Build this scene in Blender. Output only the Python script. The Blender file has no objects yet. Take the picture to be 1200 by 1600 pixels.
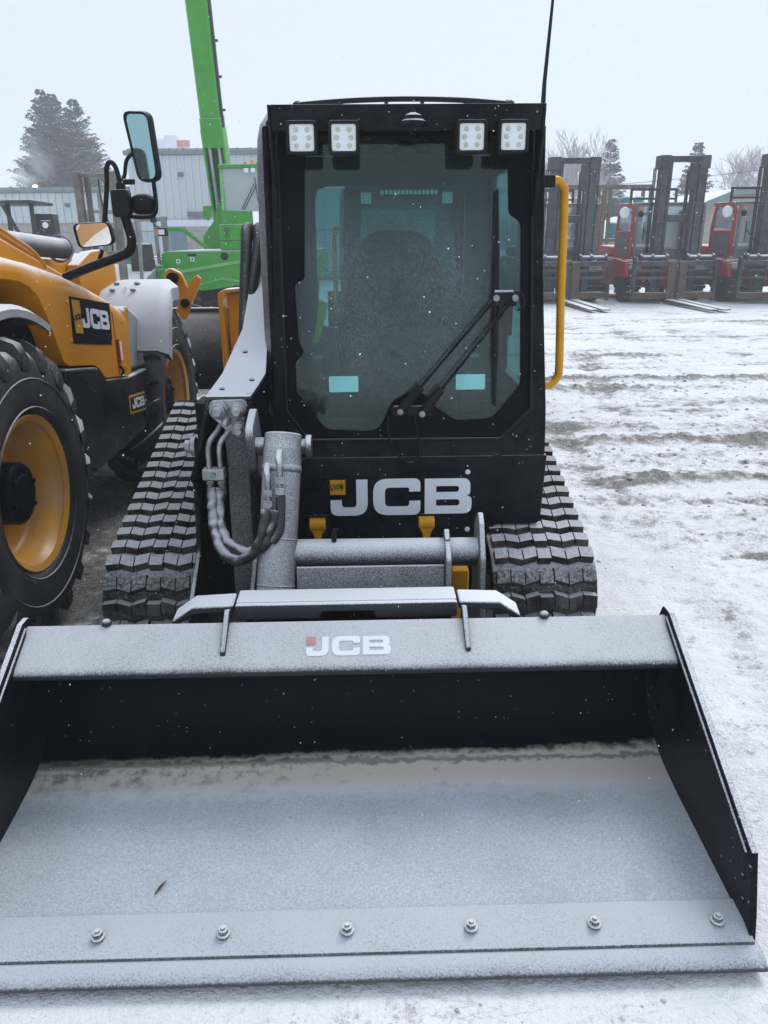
import bpy, bmesh, math, random
import numpy as np
from mathutils import Vector, Matrix, noise as mnoise

random.seed(7)
SC = bpy.context.scene
COL = SC.collection
PI = math.pi
R = math.radians

# ------------------------------------------------------------------ camera
EYE = 1.65
PITCH = math.atan(430 / 1200)
ROLL = R(0.5)
cam = bpy.data.cameras.new('camera')
cam.sensor_fit = 'HORIZONTAL'
cam.sensor_width = 36
cam.lens = 36
cam.clip_start = 0.05
cam.clip_end = 1000
camo = bpy.data.objects.new('camera', cam)
COL.objects.link(camo)
camo.matrix_world = (Matrix.Translation((0, 0, EYE)) @ Matrix.Rotation(PI / 2 - PITCH, 4, 'X')
                     @ Matrix.Rotation(-ROLL, 4, 'Z'))
SC.camera = camo

# ------------------------------------------------------------------ sky, sun, exposure
SUN_EL, SUN_AZ = R(52), R(35)          # azimuth measured from +Y towards +X
world = bpy.data.worlds.new('World')
SC.world = world
world.use_nodes = True
wn, wl = world.node_tree.nodes, world.node_tree.links
wn.clear()
sky = wn.new('ShaderNodeTexSky')
sky.sky_type = 'NISHITA'
sky.sun_disc = False
sky.sun_elevation = SUN_EL
sky.sun_rotation = SUN_AZ
sky.air_density = 1.0
sky.dust_density = 4.0
bg_sky = wn.new('ShaderNodeBackground')
bg_sky.inputs['Strength'].default_value = 0.05
wl.new(sky.outputs[0], bg_sky.inputs['Color'])
# the even cloud deck that covers the whole sky
bg_cloud = wn.new('ShaderNodeBackground')
bg_cloud.inputs['Color'].default_value = (0.735, 0.825, 0.965, 1)
bg_cloud.inputs['Strength'].default_value = 0.92
mixw = wn.new('ShaderNodeMixShader')
mixw.inputs[0].default_value = 0.86
wl.new(bg_sky.outputs[0], mixw.inputs[1])
wl.new(bg_cloud.outputs[0], mixw.inputs[2])
wout = wn.new('ShaderNodeOutputWorld')
wl.new(mixw.outputs[0], wout.inputs['Surface'])

sun = bpy.data.lights.new('sun', 'SUN')
sun.energy = 1.4
sun.angle = R(25)
sun.color = (1.0, 0.97, 0.93)
suno = bpy.data.objects.new('sun', sun)
COL.objects.link(suno)
sd = Vector((math.sin(SUN_AZ) * math.cos(SUN_EL), math.cos(SUN_AZ) * math.cos(SUN_EL), math.sin(SUN_EL)))
suno.rotation_euler = sd.to_track_quat('Z', 'Y').to_euler()
suno.location = (6, 9, 15)

SC.view_settings.view_transform = 'Standard'
SC.view_settings.look = 'None'
SC.view_settings.exposure = 0.36
SC.view_settings.gamma = 1.0
SC.view_settings.use_curve_mapping = False
SC.render.engine = 'CYCLES'
SC.cycles.max_bounces = 8
SC.cycles.diffuse_bounces = 4
SC.cycles.glossy_bounces = 4
SC.cycles.transparent_max_bounces = 24
SC.cycles.volume_bounces = 2
SC.cycles.use_denoising = True
SC.cycles.sample_clamp_indirect = 6
SC.cycles.caustics_reflective = False
SC.cycles.caustics_refractive = False


# ------------------------------------------------------------------ surveying: a sighted point at a known distance
def at(x, y, Y):
    dx, dy = x - 600, y - 800
    u = (dx * math.cos(ROLL) - dy * math.sin(ROLL)) / 1200
    v = (dx * math.sin(ROLL) + dy * math.cos(ROLL)) / 1200
    c, s = math.cos(PITCH), math.sin(PITCH)
    t = Y / (c - v * s)
    return Vector((u * t, Y, EYE + (-s - v * c) * t))


# ------------------------------------------------------------------ mesh helpers
def catmull(pts, n=6):
    P = [Vector(p) for p in pts]
    if len(P) < 3:
        return P
    out = []
    for i in range(len(P) - 1):
        p0 = P[max(i - 1, 0)]; p1 = P[i]; p2 = P[i + 1]; p3 = P[min(i + 2, len(P) - 1)]
        for k in range(n):
            t = k / n
            out.append(0.5 * ((2 * p1) + (-p0 + p2) * t + (2 * p0 - 5 * p1 + 4 * p2 - p3) * t * t
                              + (-p0 + 3 * p1 - 3 * p2 + p3) * t ** 3))
    out.append(P[-1])
    return out


def rpoly(pts, n=5):
    """closed 2D outline; a point may carry a corner radius as third value"""
    out = []
    N = len(pts)
    for i, p in enumerate(pts):
        if len(p) < 3 or p[2] <= 0:
            out.append((p[0], p[1])); continue
        a = Vector(pts[i - 1][:2]); b = Vector(p[:2]); c = Vector(pts[(i + 1) % N][:2])
        u = (a - b); v = (c - b)
        lu, lv = u.length, v.length
        u.normalize(); v.normalize()
        ang = max(0.05, u.angle(v))
        d = min(p[2] / math.tan(ang / 2), lu * 0.49, lv * 0.49)
        s, e = b + u * d, b + v * d
        for k in range(n + 1):
            t = k / n
            q = (1 - t) ** 2 * s + 2 * t * (1 - t) * b + t * t * e
            out.append((q.x, q.y))
    return out


def rrect(x0, x1, y0, y1, r, n=5):
    return rpoly([(x0, y0, r), (x1, y0, r), (x1, y1, r), (x0, y1, r)], n)


def offset_line(pl, d):
    """offset an open 2D polyline to its left by d"""
    out = []
    for i in range(len(pl)):
        a = Vector(pl[max(i - 1, 0)]); b = Vector(pl[min(i + 1, len(pl) - 1)])
        t = (b - a).normalized()
        out.append((pl[i][0] - t.y * d, pl[i][1] + t.x * d))
    return out


class MB:
    def __init__(self):
        self.v = []
        self.f = []

    def add(self, vs, fs):
        o = len(self.v)
        self.v += [tuple(p) for p in vs]
        self.f += [tuple(i + o for i in q) for q in fs]
        return self

    def box(self, x0, x1, y0, y1, z0, z1, M=None):
        vs = [Vector((x, y, z)) for z in (z0, z1) for y in (y0, y1) for x in (x0, x1)]
        if M is not None:
            vs = [M @ p for p in vs]
        return self.add(vs, [(0, 2, 3, 1), (4, 5, 7, 6), (0, 1, 5, 4), (2, 6, 7, 3), (0, 4, 6, 2), (1, 3, 7, 5)])

    def bar(self, p0, p1, w, h=None, up=(0, 0, 1)):
        """rectangular bar from p0 to p1"""
        h = w if h is None else h
        p0, p1 = Vector(p0), Vector(p1)
        d = (p1 - p0).normalized()
        s = d.cross(Vector(up))
        if s.length < 1e-4:
            s = d.cross(Vector((0, 1, 0)))
        s.normalize()
        n = s.cross(d)
        vs = []
        for p in (p0, p1):
            for a, b in ((-1, -1), (1, -1), (1, 1), (-1, 1)):
                vs.append(p + s * (a * w / 2) + n * (b * h / 2))
        return self.add(vs, [(0, 1, 2, 3), (7, 6, 5, 4), (0, 4, 5, 1), (1, 5, 6, 2), (2, 6, 7, 3), (3, 7, 4, 0)])

    def loft(self, rings, caps=True, closed=True):
        n = len(rings[0])
        vs = [p for r in rings for p in r]
        fs = []
        for i in range(len(rings) - 1):
            for k in range(n if closed else n - 1):
                a = i * n + k; b = i * n + (k + 1) % n
                fs.append((a, b, b + n, a + n))
        if caps:
            fs.append(tuple(range(n - 1, -1, -1)))
            fs.append(tuple((len(rings) - 1) * n + k for k in range(n)))
        return self.add(vs, fs)

    def tube(self, pts, r, seg=8, smooth=0, caps=True):
        P = catmull(pts, smooth) if smooth else [Vector(p) for p in pts]
        rs = r if isinstance(r, (list, tuple)) else None
        t0 = (P[1] - P[0]).normalized()
        ref = Vector((0, 0, 1)) if abs(t0.z) < 0.9 else Vector((1, 0, 0))
        s = t0.cross(ref).normalized()
        rings = []
        for i, p in enumerate(P):
            t = (P[min(i + 1, len(P) - 1)] - P[max(i - 1, 0)]).normalized()
            s = (s - t * s.dot(t)).normalized()
            n = t.cross(s)
            if rs:
                q = i / (len(P) - 1) * (len(rs) - 1)
                j = min(int(q), len(rs) - 2)
                rr = rs[j] + (rs[j + 1] - rs[j]) * (q - j)
            else:
                rr = r
            rings.append([p + (s * math.cos(2 * PI * k / seg) + n * math.sin(2 * PI * k / seg)) * rr for k in range(seg)])
        return self.loft(rings, caps)

    def cyl(self, p0, p1, r, r2=None, seg=20, caps=True):
        return self.tube([p0, p1], r if r2 is None else [r, r2], seg, 0, caps)

    def lathe(self, prof, o, axis=(0, 0, 1), seg=28, closed=False, caps=True):
        """profile of (radius, height) turned about an axis through o"""
        a = Vector(axis).normalized()
        s = a.cross(Vector((0, 0, 1)) if abs(a.z) < 0.9 else Vector((1, 0, 0))).normalized()
        n = a.cross(s)
        o = Vector(o)
        rings = [[o + a * h + (s * math.cos(2 * PI * k / seg) + n * math.sin(2 * PI * k / seg)) * max(r, 1e-4)
                  for k in range(seg)] for r, h in prof]
        if closed:
            rings.append(rings[0])
        return self.loft(rings, caps and not closed)

    def prism(self, poly, axis, lo, hi):
        def P(a, b, c):
            return {'x': (c, a, b), 'y': (a, c, b), 'z': (a, b, c)}[axis]
        n = len(poly)
        vs = [P(a, b, lo) for a, b in poly] + [P(a, b, hi) for a, b in poly]
        fs = [tuple(range(n)), tuple(range(2 * n - 1, n - 1, -1))]
        fs += [(k, (k + 1) % n, n + (k + 1) % n, n + k) for k in range(n)]
        return self.add(vs, fs)

    def ring(self, outer, inner, axis, lo, hi):
        """frame between two outlines of equal point count"""
        def P(a, b, c):
            return {'x': (c, a, b), 'y': (a, c, b), 'z': (a, b, c)}[axis]
        n = len(outer)
        vs = [P(*outer[k], lo) for k in range(n)] + [P(*inner[k], lo) for k in range(n)] \
            + [P(*outer[k], hi) for k in range(n)] + [P(*inner[k], hi) for k in range(n)]
        fs = []
        for k in range(n):
            j = (k + 1) % n
            fs += [(k, j, n + j, n + k), (2 * n + k, 3 * n + k, 3 * n + j, 2 * n + j),
                   (k, 2 * n + k, 2 * n + j, j), (n + k, n + j, 3 * n + j, 3 * n + k)]
        return self.add(vs, fs)

    def ball(self, o, rx, ry=None, rz=None, nu=12, nv=8):
        ry = rx if ry is None else ry
        rz = rx if rz is None else rz
        o = Vector(o)
        rings = []
        for i in range(nv + 1):
            t = PI * i / nv
            s = max(math.sin(t), 0.02)
            rings.append([o + Vector((rx * s * math.cos(2 * PI * k / nu), ry * s * math.sin(2 * PI * k / nu), -rz * math.cos(t)))
                          for k in range(nu)])
        return self.loft(rings)

    def warp(self, fn):
        self.v = [tuple(fn(Vector(p))) for p in self.v]
        return self

    def mesh(self, name, mat, sub=None, angle=38, fix=True):
        me = bpy.data.meshes.new(name)
        vs = self.v if sub is None else [(p[0] - sub[0], p[1] - sub[1], p[2] - sub[2]) for p in self.v]
        me.from_pydata(vs, [], self.f)
        if fix:
            bm = bmesh.new(); bm.from_mesh(me)
            bmesh.ops.recalc_face_normals(bm, faces=bm.faces)
            bm.to_mesh(me); bm.free()
        if mat is not None:
            me.materials.append(mat)
        me.polygons.foreach_set('use_smooth', [True] * len(me.polygons))
        me.set_sharp_from_angle(angle=R(angle))
        me.update()
        return me

    def build(self, name, mat, parent=None, bevel=0, seg=2, sub=None, angle=38, fix=True):
        if sub is None and parent is not None:
            sub = ORIGIN.get(parent.name)
        o = bpy.data.objects.new(name, self.mesh(name, mat, sub, angle, fix))
        COL.objects.link(o)
        o.parent = parent
        if parent is not None and parent.name in ORIGIN:
            ORIGIN[o.name] = ORIGIN[parent.name]
        if bevel:
            b = o.modifiers.new('bevel', 'BEVEL')
            b.width = bevel; b.segments = seg; b.limit_method = 'ANGLE'; b.angle_limit = R(40)
            b.harden_normals = True
        return o


ORIGIN = {}          # things whose parts are written in world coordinates


def tag(o, label=None, cat=None, group=None, kind=None):
    if label: o['label'] = label
    if cat: o['category'] = cat
    if group: o['group'] = group
    if kind: o['kind'] = kind
    return o


def thing(name, label, cat, loc=(0, 0, 0), rz=0, group=None, world_coords=False):
    o = bpy.data.objects.new(name, None)
    o.empty_display_size = 0.3
    COL.objects.link(o)
    o.location = loc
    o.rotation_euler = (0, 0, rz)
    if world_coords:
        ORIGIN[o.name] = tuple(loc)
    return tag(o, label, cat, group)


def put(src, name, parent, M):
    """a further copy of a part sharing its mesh"""
    c = src.copy()
    c.name = name
    COL.objects.link(c)
    c.parent = parent
    c.matrix_local = M
    return c


def copy_tree(o, parent=None):
    c = o.copy(); COL.objects.link(c); c.parent = parent
    for ch in list(o.children):
        copy_tree(ch, c)
    return c


def flat_shape(name, outlines, mat, parent, M, depth=0.0015, sub=None):
    """flat print (lettering, painted border) from closed 2D outlines; inner outlines become holes"""
    cu = bpy.data.curves.new(name, 'CURVE')
    cu.dimensions = '2D'
    cu.fill_mode = 'BOTH'
    cu.extrude = depth / 2
    for ol in outlines:
        sp = cu.splines.new('POLY')
        sp.points.add(len(ol) - 1)
        for p, q in zip(sp.points, ol):
            p.co = (q[0], q[1], 0, 1)
        sp.use_cyclic_u = True
    tmp = bpy.data.objects.new(name + '_outline', cu)
    COL.objects.link(tmp)
    dg = bpy.context.evaluated_depsgraph_get()
    me = bpy.data.meshes.new_from_object(tmp.evaluated_get(dg))
    bpy.data.objects.remove(tmp)
    bpy.data.curves.remove(cu)
    me.name = name
    me.materials.clear()
    me.materials.append(mat)
    me.transform(M)
    if sub is None and parent is not None:
        sub = ORIGIN.get(parent.name)
    if sub is not None:
        me.transform(Matrix.Translation((-sub[0], -sub[1], -sub[2])))
    o = bpy.data.objects.new(name, me)
    COL.objects.link(o)
    o.parent = parent
    return o


# ------------------------------------------------------------------ materials
SNOW = (0.82, 0.84, 0.87)


class NT:
    def __init__(self, name):
        self.m = bpy.data.materials.new(name)
        self.m.use_nodes = True
        self.n = self.m.node_tree.nodes
        self.l = self.m.node_tree.links
        self.n.clear()
        self.out = self.n.new('ShaderNodeOutputMaterial')

    def new(self, t, **kw):
        n = self.n.new('ShaderNode' + t)
        for k, v in kw.items():
            if k in n.inputs.keys() if isinstance(k, str) else False:
                n.inputs[k].default_value = v
            else:
                setattr(n, k, v)
        return n

    def link(self, a, b):
        self.l.new(a, b)

    def val(self, x, sock):
        if hasattr(x, 'is_output'):
            self.l.new(x, sock)
        else:
            sock.default_value = x

    def math(self, op, a, b=0.0, clamp=False):
        n = self.n.new('ShaderNodeMath')
        n.operation = op
        n.use_clamp = clamp
        self.val(a, n.inputs[0]); self.val(b, n.inputs[1])
        return n.outputs[0]

    def mix(self, fac, a, b):
        n = self.n.new('ShaderNodeMix')
        n.data_type = 'RGBA'
        self.val(fac, n.inputs[0])
        self.val(a if hasattr(a, 'is_output') else (*a[:3], 1), n.inputs[6])
        self.val(b if hasattr(b, 'is_output') else (*b[:3], 1), n.inputs[7])
        return n.outputs[2]

    def fmix(self, fac, a, b):
        n = self.n.new('ShaderNodeMix')
        self.val(fac, n.inputs[0]); self.val(a, n.inputs[2]); self.val(b, n.inputs[3])
        return n.outputs[0]

    def step(self, x, lo, hi, o0=0.0, o1=1.0):
        n = self.n.new('ShaderNodeMapRange')
        n.interpolation_type = 'SMOOTHSTEP'
        self.val(x, n.inputs[0])
        n.inputs[1].default_value = lo; n.inputs[2].default_value = hi
        n.inputs[3].default_value = o0; n.inputs[4].default_value = o1
        return n.outputs[0]

    def noise(self, vec, scale, detail=3, rough=0.55, dist=0.0):
        n = self.n.new('ShaderNodeTexNoise')
        n.inputs['Scale'].default_value = scale
        n.inputs['Detail'].default_value = detail
        n.inputs['Roughness'].default_value = rough
        n.inputs['Distortion'].default_value = dist
        if vec is not None:
            self.l.new(vec, n.inputs['Vector'])
        return n.outputs[0]


def paint(name, col, rough=0.5, metal=0.0, amt=0.0, lo=0.45, hi=0.9, grain=0.5, fine=230, speck=0.0, sscale=55,
          wear=0.08, grime=None, gamt=0.3, gscale=3.0, bump=0.0, bscale=120, snowcol=SNOW, coat=0.0, spec=0.5):
    """a surface of one base colour, dusted with snow where it faces up, with stuck flakes and grime"""
    t = NT(name)
    geo = t.new('NewGeometry')
    pos = geo.outputs['Position']
    sep = t.new('SeparateXYZ'); t.link(geo.outputs['Normal'], sep.inputs[0])
    nf = t.noise(pos, fine, 2, 0.6)
    nc = t.noise(pos, 5.0, 3, 0.5)
    base = t.mix(t.step(nc, 0.3, 0.75, 0, 1.0), [c * (1 - wear) for c in col], [min(1, c * (1 + wear) + wear * 0.01) for c in col])
    if grime is not None:
        ng = t.noise(pos, gscale, 5, 0.65)
        ng2 = t.noise(pos, gscale * 14, 3, 0.6)
        g = t.step(t.math('ADD', ng, t.math('MULTIPLY', ng2, 0.35)), 0.55, 0.85, 0, gamt)
        base = t.mix(g, base, grime)
    masks = None
    if amt > 0:
        h = t.math('ADD', sep.outputs[2], t.math('MULTIPLY', t.math('SUBTRACT', nf, 0.5), grain))
        h = t.math('ADD', h, t.math('MULTIPLY', t.math('SUBTRACT', nc, 0.5), 0.35))
        masks = t.step(h, lo, hi, 0, amt)
    if speck > 0:
        vo = t.new('TexVoronoi')
        vo.inputs['Scale'].default_value = sscale
        t.link(pos, vo.inputs['Vector'])
        sc = t.new('SeparateColor'); t.link(vo.outputs['Color'], sc.inputs[0])
        dens = t.step(nc, 0.25, 0.8, 1 - speck * 0.35, 1 - speck * 1.25)
        keep = t.math('GREATER_THAN', sc.outputs[0], dens)
        size = t.math('MULTIPLY', sc.outputs[1], 0.22)
        spot = t.math('MULTIPLY', t.math('LESS_THAN', vo.outputs['Distance'], size), keep)
        spot = t.math('MULTIPLY', spot, t.math('ADD', t.math('MULTIPLY', sc.outputs[2], 0.6), 0.25))
        masks = spot if masks is None else t.math('MAXIMUM', masks, spot)
    b = t.new('BsdfPrincipled')
    b.inputs['Metallic'].default_value = metal
    b.inputs['Specular IOR Level'].default_value = spec
    b.inputs['Coat Weight'].default_value = coat
    rv = t.math('ADD', rough, t.math('MULTIPLY', t.math('SUBTRACT', nc, 0.5), 0.15))
    if masks is None:
        t.val(base, b.inputs['Base Color']); t.val(rv, b.inputs['Roughness'])
    else:
        t.val(t.mix(masks, base, snowcol), b.inputs['Base Color'])
        t.val(t.fmix(masks, rv, 0.9), b.inputs['Roughness'])
        if metal > 0:
            t.val(t.math('MULTIPLY', t.math('SUBTRACT', 1.0, masks), metal), b.inputs['Metallic'])
    hgt = None
    if amt > 0:
        hgt = t.math('MULTIPLY', nf, masks)
    if bump > 0:
        nb = t.math('MULTIPLY', t.noise(pos, bscale, 3, 0.6), bump)
        hgt = nb if hgt is None else t.math('ADD', hgt, nb)
    if hgt is not None:
        bp = t.new('Bump')
        bp.inputs['Strength'].default_value = 0.5
        bp.inputs['Distance'].default_value = 0.004
        t.link(hgt, bp.inputs['Height'])
        t.link(bp.outputs[0], b.inputs['Normal'])
    t.link(b.outputs[0], t.out.inputs['Surface'])
    return t.m


def glass(name, tint, frost=0.0, f_lo=0.0, f_hi=0.0, haze=0.0, gloss=0.10, fx=None):
    """clear tinted pane; frost grains between two heights of the pane, a thin even film of melt"""
    t = NT(name)
    tr = t.new('BsdfTransparent'); tr.inputs['Color'].default_value = (*tint, 1)
    gl = t.new('BsdfGlossy'); gl.inputs['Roughness'].default_value = 0.04
    gl.inputs['Color'].default_value = (0.9, 0.95, 0.95, 1)
    lw = t.new('LayerWeight'); lw.inputs['Blend'].default_value = 0.25
    fac = t.math('ADD', t.math('MULTIPLY', lw.outputs['Fresnel'], 0.45), gloss * 0.3, True)
    mx = t.new('MixShader'); t.link(fac, mx.inputs[0]); t.link(tr.outputs[0], mx.inputs[1]); t.link(gl.outputs[0], mx.inputs[2])
    last = mx.outputs[0]
    if frost > 0 or haze > 0:
        geo = t.new('NewGeometry')
        pos = geo.outputs['Position']
        sp = t.new('SeparateXYZ'); t.link(pos, sp.inputs[0])
        df = t.new('BsdfDiffuse'); df.inputs['Color'].default_value = (0.72, 0.78, 0.80, 1)
        m = None
        if frost > 0:
            n1 = t.noise(pos, 190, 3, 0.7)
            n2 = t.noise(pos, 3.2, 3, 0.5)
            zone = t.math('MULTIPLY', t.step(sp.outputs[2], f_lo, f_lo + 0.22), t.step(sp.outputs[2], f_hi - 0.35, f_hi, 1, 0))
            if fx:
                zone = t.math('MULTIPLY', zone, t.math('MULTIPLY', t.step(sp.outputs[0], fx[0], fx[0] + 0.15),
                                                       t.step(sp.outputs[0], fx[1] - 0.3, fx[1], 1, 0)))
            zone = t.math('MULTIPLY', zone, t.step(n2, 0.2, 0.6, 0.45, 1))
            m = t.math('MULTIPLY', t.step(n1, 0.47, 0.62, 0.06, 1.0), t.math('MULTIPLY', zone, frost))
        if haze > 0:
            m = haze if m is None else t.math('ADD', m, haze, True)
        m2 = t.new('MixShader'); t.val(m, m2.inputs[0]); t.link(last, m2.inputs[1]); t.link(df.outputs[0], m2.inputs[2])
        last = m2.outputs[0]
    t.link(last, t.out.inputs['Surface'])
    return t.m


BLACK = (0.0030, 0.0048, 0.0085)
YEL = (0.60, 0.235, 0.004)
m_black = paint('black_paint', BLACK, 0.28, spec=0.09, grime=(0.022, 0.025, 0.030), gamt=0.55, gscale=4.5, amt=0.9, lo=0.62, hi=1.02, grain=0.6, speck=0.14, sscale=66, wear=0.25)
m_blackdry = paint('black_paint_sheltered', BLACK, 0.42, spec=0.06, speck=0.05, sscale=80, wear=0.2)
m_frosted = paint('frosted_black_steel', (0.012, 0.015, 0.02), 0.6, amt=0.85, lo=-0.35, hi=1.0, grain=1.5, fine=260, bump=0.4)
m_frostlight = paint('snow_dusted_steel', (0.03, 0.035, 0.042), 0.6, amt=0.95, lo=0.05, hi=0.72, grain=0.8, fine=260, bump=0.3)
m_zinc = paint('zinc_fitting', (0.36, 0.37, 0.38), 0.42, 0.75, amt=0.6, lo=0.35, hi=1.0, grain=0.8, wear=0.2, grime=(0.06, 0.06, 0.065), gamt=0.5, gscale=18)
m_rubber = paint('black_rubber', (0.010, 0.0105, 0.012), 0.7, spec=0.2, amt=0.8, lo=0.55, hi=0.95, grain=0.7, bump=0.4, grime=(0.12, 0.115, 0.11), gamt=0.35, gscale=5)
m_trackrub = paint('track_rubber', (0.014, 0.014, 0.015), 0.8, spec=0.2, amt=0.54, lo=0.30, hi=1.0, grain=1.0, fine=90, bump=0.8,
                   grime=(0.17, 0.165, 0.155), gamt=0.5, gscale=9)
m_hose = paint('hose_sleeve', (0.010, 0.011, 0.014), 0.4, amt=0.75, lo=0.15, hi=1.1, grain=0.8, bump=0.6, bscale=40)
m_yellow = paint('yellow_paint', YEL, 0.35, amt=0.92, lo=0.40, hi=0.92, grain=0.35, speck=0.06, sscale=60, wear=0.04, spec=0.3)
m_yellowclean = paint('yellow_enamel', (0.68, 0.32, 0.004), 0.32, spec=0.3, speck=0.02, sscale=70, wear=0.05, grime=(0.2, 0.1, 0.02), gamt=0.25, gscale=12)
m_white = paint('white_print', (0.72, 0.75, 0.80), 0.45, wear=0.03)
m_wornprint = paint('worn_white_print', (0.80, 0.83, 0.86), 0.6, wear=0.05)
m_red = paint('faded_red_print', (0.62, 0.30, 0.27), 0.6, wear=0.2)
m_seat = paint('seat_cloth', (0.012, 0.014, 0.016), 0.85, wear=0.2)
m_interior = paint('cab_lining', (0.07, 0.085, 0.088), 0.7)
m_belt = paint('red_webbing', (0.45, 0.03, 0.03), 0.6)
m_hivis = paint('yellow_tag', (0.55, 0.6, 0.05), 0.6)
m_sticker = paint('pale_teal_sticker', (0.25, 0.62, 0.62), 0.5, speck=0.03)
m_lens = paint('lamp_lens', (0.78, 0.80, 0.80), 0.15, wear=0.03, spec=0.6)
m_led = paint('lamp_diode', (0.50, 0.53, 0.40), 0.2, wear=0.1)
m_reflector = paint('lamp_reflector', (0.85, 0.86, 0.88), 0.2, 0.8)
m_dark = paint('black_plastic', (0.007, 0.008, 0.009), 0.5, spec=0.2, amt=0.6, lo=0.7, hi=1.0)  # plain black plastic, thin snow on upward faces
m_screen = glass('windscreen_glass', (0.51, 0.70, 0.68), frost=0.18, f_lo=0.92, f_hi=1.85, haze=0.010, gloss=0.07, fx=(-0.36, 0.62))
m_pane = glass('side_glass', (0.60, 0.74, 0.74), haze=0.03, gloss=0.08)

# ------------------------------------------------------------------ ground: one sheet of trodden snow and slush
def hash2(ix, iy, seed):
    h = (ix.astype(np.int64) * 374761393 + iy.astype(np.int64) * 668265263 + seed * 974634777) & 0xffffffff
    h = ((h ^ (h >> 13)) * 1274126177) & 0xffffffff
    h = h ^ (h >> 16)
    return (h & 0xffff) / 65535.0


def vnoise(x, y, seed=0):
    ix, iy = np.floor(x), np.floor(y)
    fx, fy = x - ix, y - iy
    fx = fx * fx * (3 - 2 * fx); fy = fy * fy * (3 - 2 * fy)
    a = hash2(ix, iy, seed); b = hash2(ix + 1, iy, seed)
    c = hash2(ix, iy + 1, seed); d = hash2(ix + 1, iy + 1, seed)
    return (a * (1 - fx) + b * fx) * (1 - fy) + (c * (1 - fx) + d * fx) * fy


def fbm(x, y, seed=0, oct=4):
    s = 0; a = 0.5; t = 0
    for k in range(oct):
        s = s + a * vnoise(x * 2 ** k, y * 2 ** k, seed + k * 17); t += a; a *= 0.5
    return s / t


def spaced(lo, hi, first, growth):
    out = [lo]; st = first
    while out[-1] < hi:
        out.append(out[-1] + st)
        st = max(first, growth * (out[-1] - lo + 1))
    return out


xs_r = [0.0]
while xs_r[-1] < 140:
    a = xs_r[-1]
    xs_r.append(a + max(0.021, 0.05 * (a - 4.0)))
xs = np.array([-a for a in xs_r[:0:-1]] + xs_r)
ys_f = [0.6]
while ys_f[-1] < 140:
    ys_f.append(ys_f[-1] + max(0.012, 0.0065 * ys_f[-1]))
ys = np.array([-140, -90, -50, -25, -12, -6, -3, -1, 0, 0.3] + ys_f)
GX, GY = np.meshgrid(xs, ys)


def band(Y, c, w):
    return np.exp(-((Y - c) / w) ** 2)


wob = (fbm(GX * 0.35, GY * 0.35, 3, 3) - 0.5) * 1.1
slush = np.zeros_like(GX)
ridge = np.zeros_like(GX)
for c, w, amp, s0 in ((4.55, 0.16, 0.35, 2), (5.35, 0.15, 0.62, 5), (5.75, 0.12, 0.5, 9), (6.45, 0.18, 0.70, 11), (6.95, 0.2, 0.5, 15), (8.75, 0.22, 0.75, 21),
                      (9.35, 0.25, 0.5, 23), (11.3, 0.4, 0.45, 29), (13.2, 0.5, 0.3, 31)):
    g = band(GY + wob * 0.45, c, w) * np.clip(fbm(GX * 0.40, GY * 0.2, s0, 3) * 3.2 - 0.95, 0, 1) * amp
    slush = np.maximum(slush, g); ridge += g
rngt = random.Random(17)
for k in range(34):
    c = rngt.uniform(3.6, 17.0); w = rngt.uniform(0.05, 0.10) * (1 + c * 0.05); a_ = rngt.uniform(-0.10, 0.10); am = rngt.uniform(0.18, 0.50)
    yy = GY - c - a_ * GX - 0.22 * np.sin(GX * rngt.uniform(0.2, 0.5) + k) - wob * 0.3
    br = np.clip(fbm(GX * 0.7 + 31 * k, GY * 0.25, 200 + k, 3) * 3.4 - 1.3, 0, 1)
    tr = (band(yy, 0, w) + 0.8 * band(yy, w * 3.6, w)) * br * am
    tr *= 0.55 + 0.45 * (np.sin(GX * 2 * PI / 0.13 + yy * 30) > -0.2)
    slush = np.maximum(slush, tr); ridge -= tr * 0.35
lumps = np.clip(fbm(GX * 11, GY * 11, 41, 4) - 0.42, 0, 1) * 0.6 + np.clip(fbm(GX * 19, GY * 19, 43, 3) - 0.46, 0, 1) * 0.8
# churned lane between the two machines and the bare dirt below them
lane = np.exp(-((GX + 1.5) / 0.85) ** 2) * np.clip((GY - 2.2) / 1.2, 0, 1) * np.clip((11 - GY) / 4, 0, 1)
lane = np.maximum(lane, np.exp(-((GX + 3.0) / 1.6) ** 4) * np.clip((GY - 2.6) / 1, 0, 1) * np.clip((8 - GY) / 3, 0, 1))
near = np.clip((1.42 - GY) / 0.3, 0, 1) * 0.25
wheel_lines = np.zeros_like(GX)
for xc, w in ((2.25, 0.16), (3.05, 0.18), (1.45, 0.14), (4.3, 0.2), (5.2, 0.2)):
    xx = GX - xc - 0.10 * (GY - 4) - 0.25 * np.sin(GY * 0.35 + xc)
    wheel_lines += np.exp(-(xx / w) ** 2) * np.clip(fbm(GX * 0.5, GY * 0.5, int(xc * 10), 2) * 2.4 - 0.7, 0, 1)
cleats = (np.sin(GY * 2 * PI / 0.085 + 2 * np.sin(GX * 9)) > 0.25).astype(float) * np.clip(wheel_lines, 0, 1)
calm = np.clip(1.4 - 0.02 * GY, 0.3, 1)
Hh = (fbm(GX * 1.2, GY * 1.2, 61, 4) - 0.5) * 0.045
Hh += (fbm(GX * 7, GY * 7, 71, 3) - 0.5) * 0.022 * calm
crumb = np.clip(fbm(GX * 3.1, GY * 3.1, 95, 3) * 2.6 - 1.0, 0, 1)
Hh += crumb * np.clip(fbm(GX * 26, GY * 26, 81, 2) - 0.45, 0, 1) * 0.045 * np.clip(1.3 - 0.1 * GY, 0, 1)
Hh += ridge * (0.015 + 0.20 * lumps)
Hh += lane * (lumps * 0.09 - 0.02)
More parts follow.
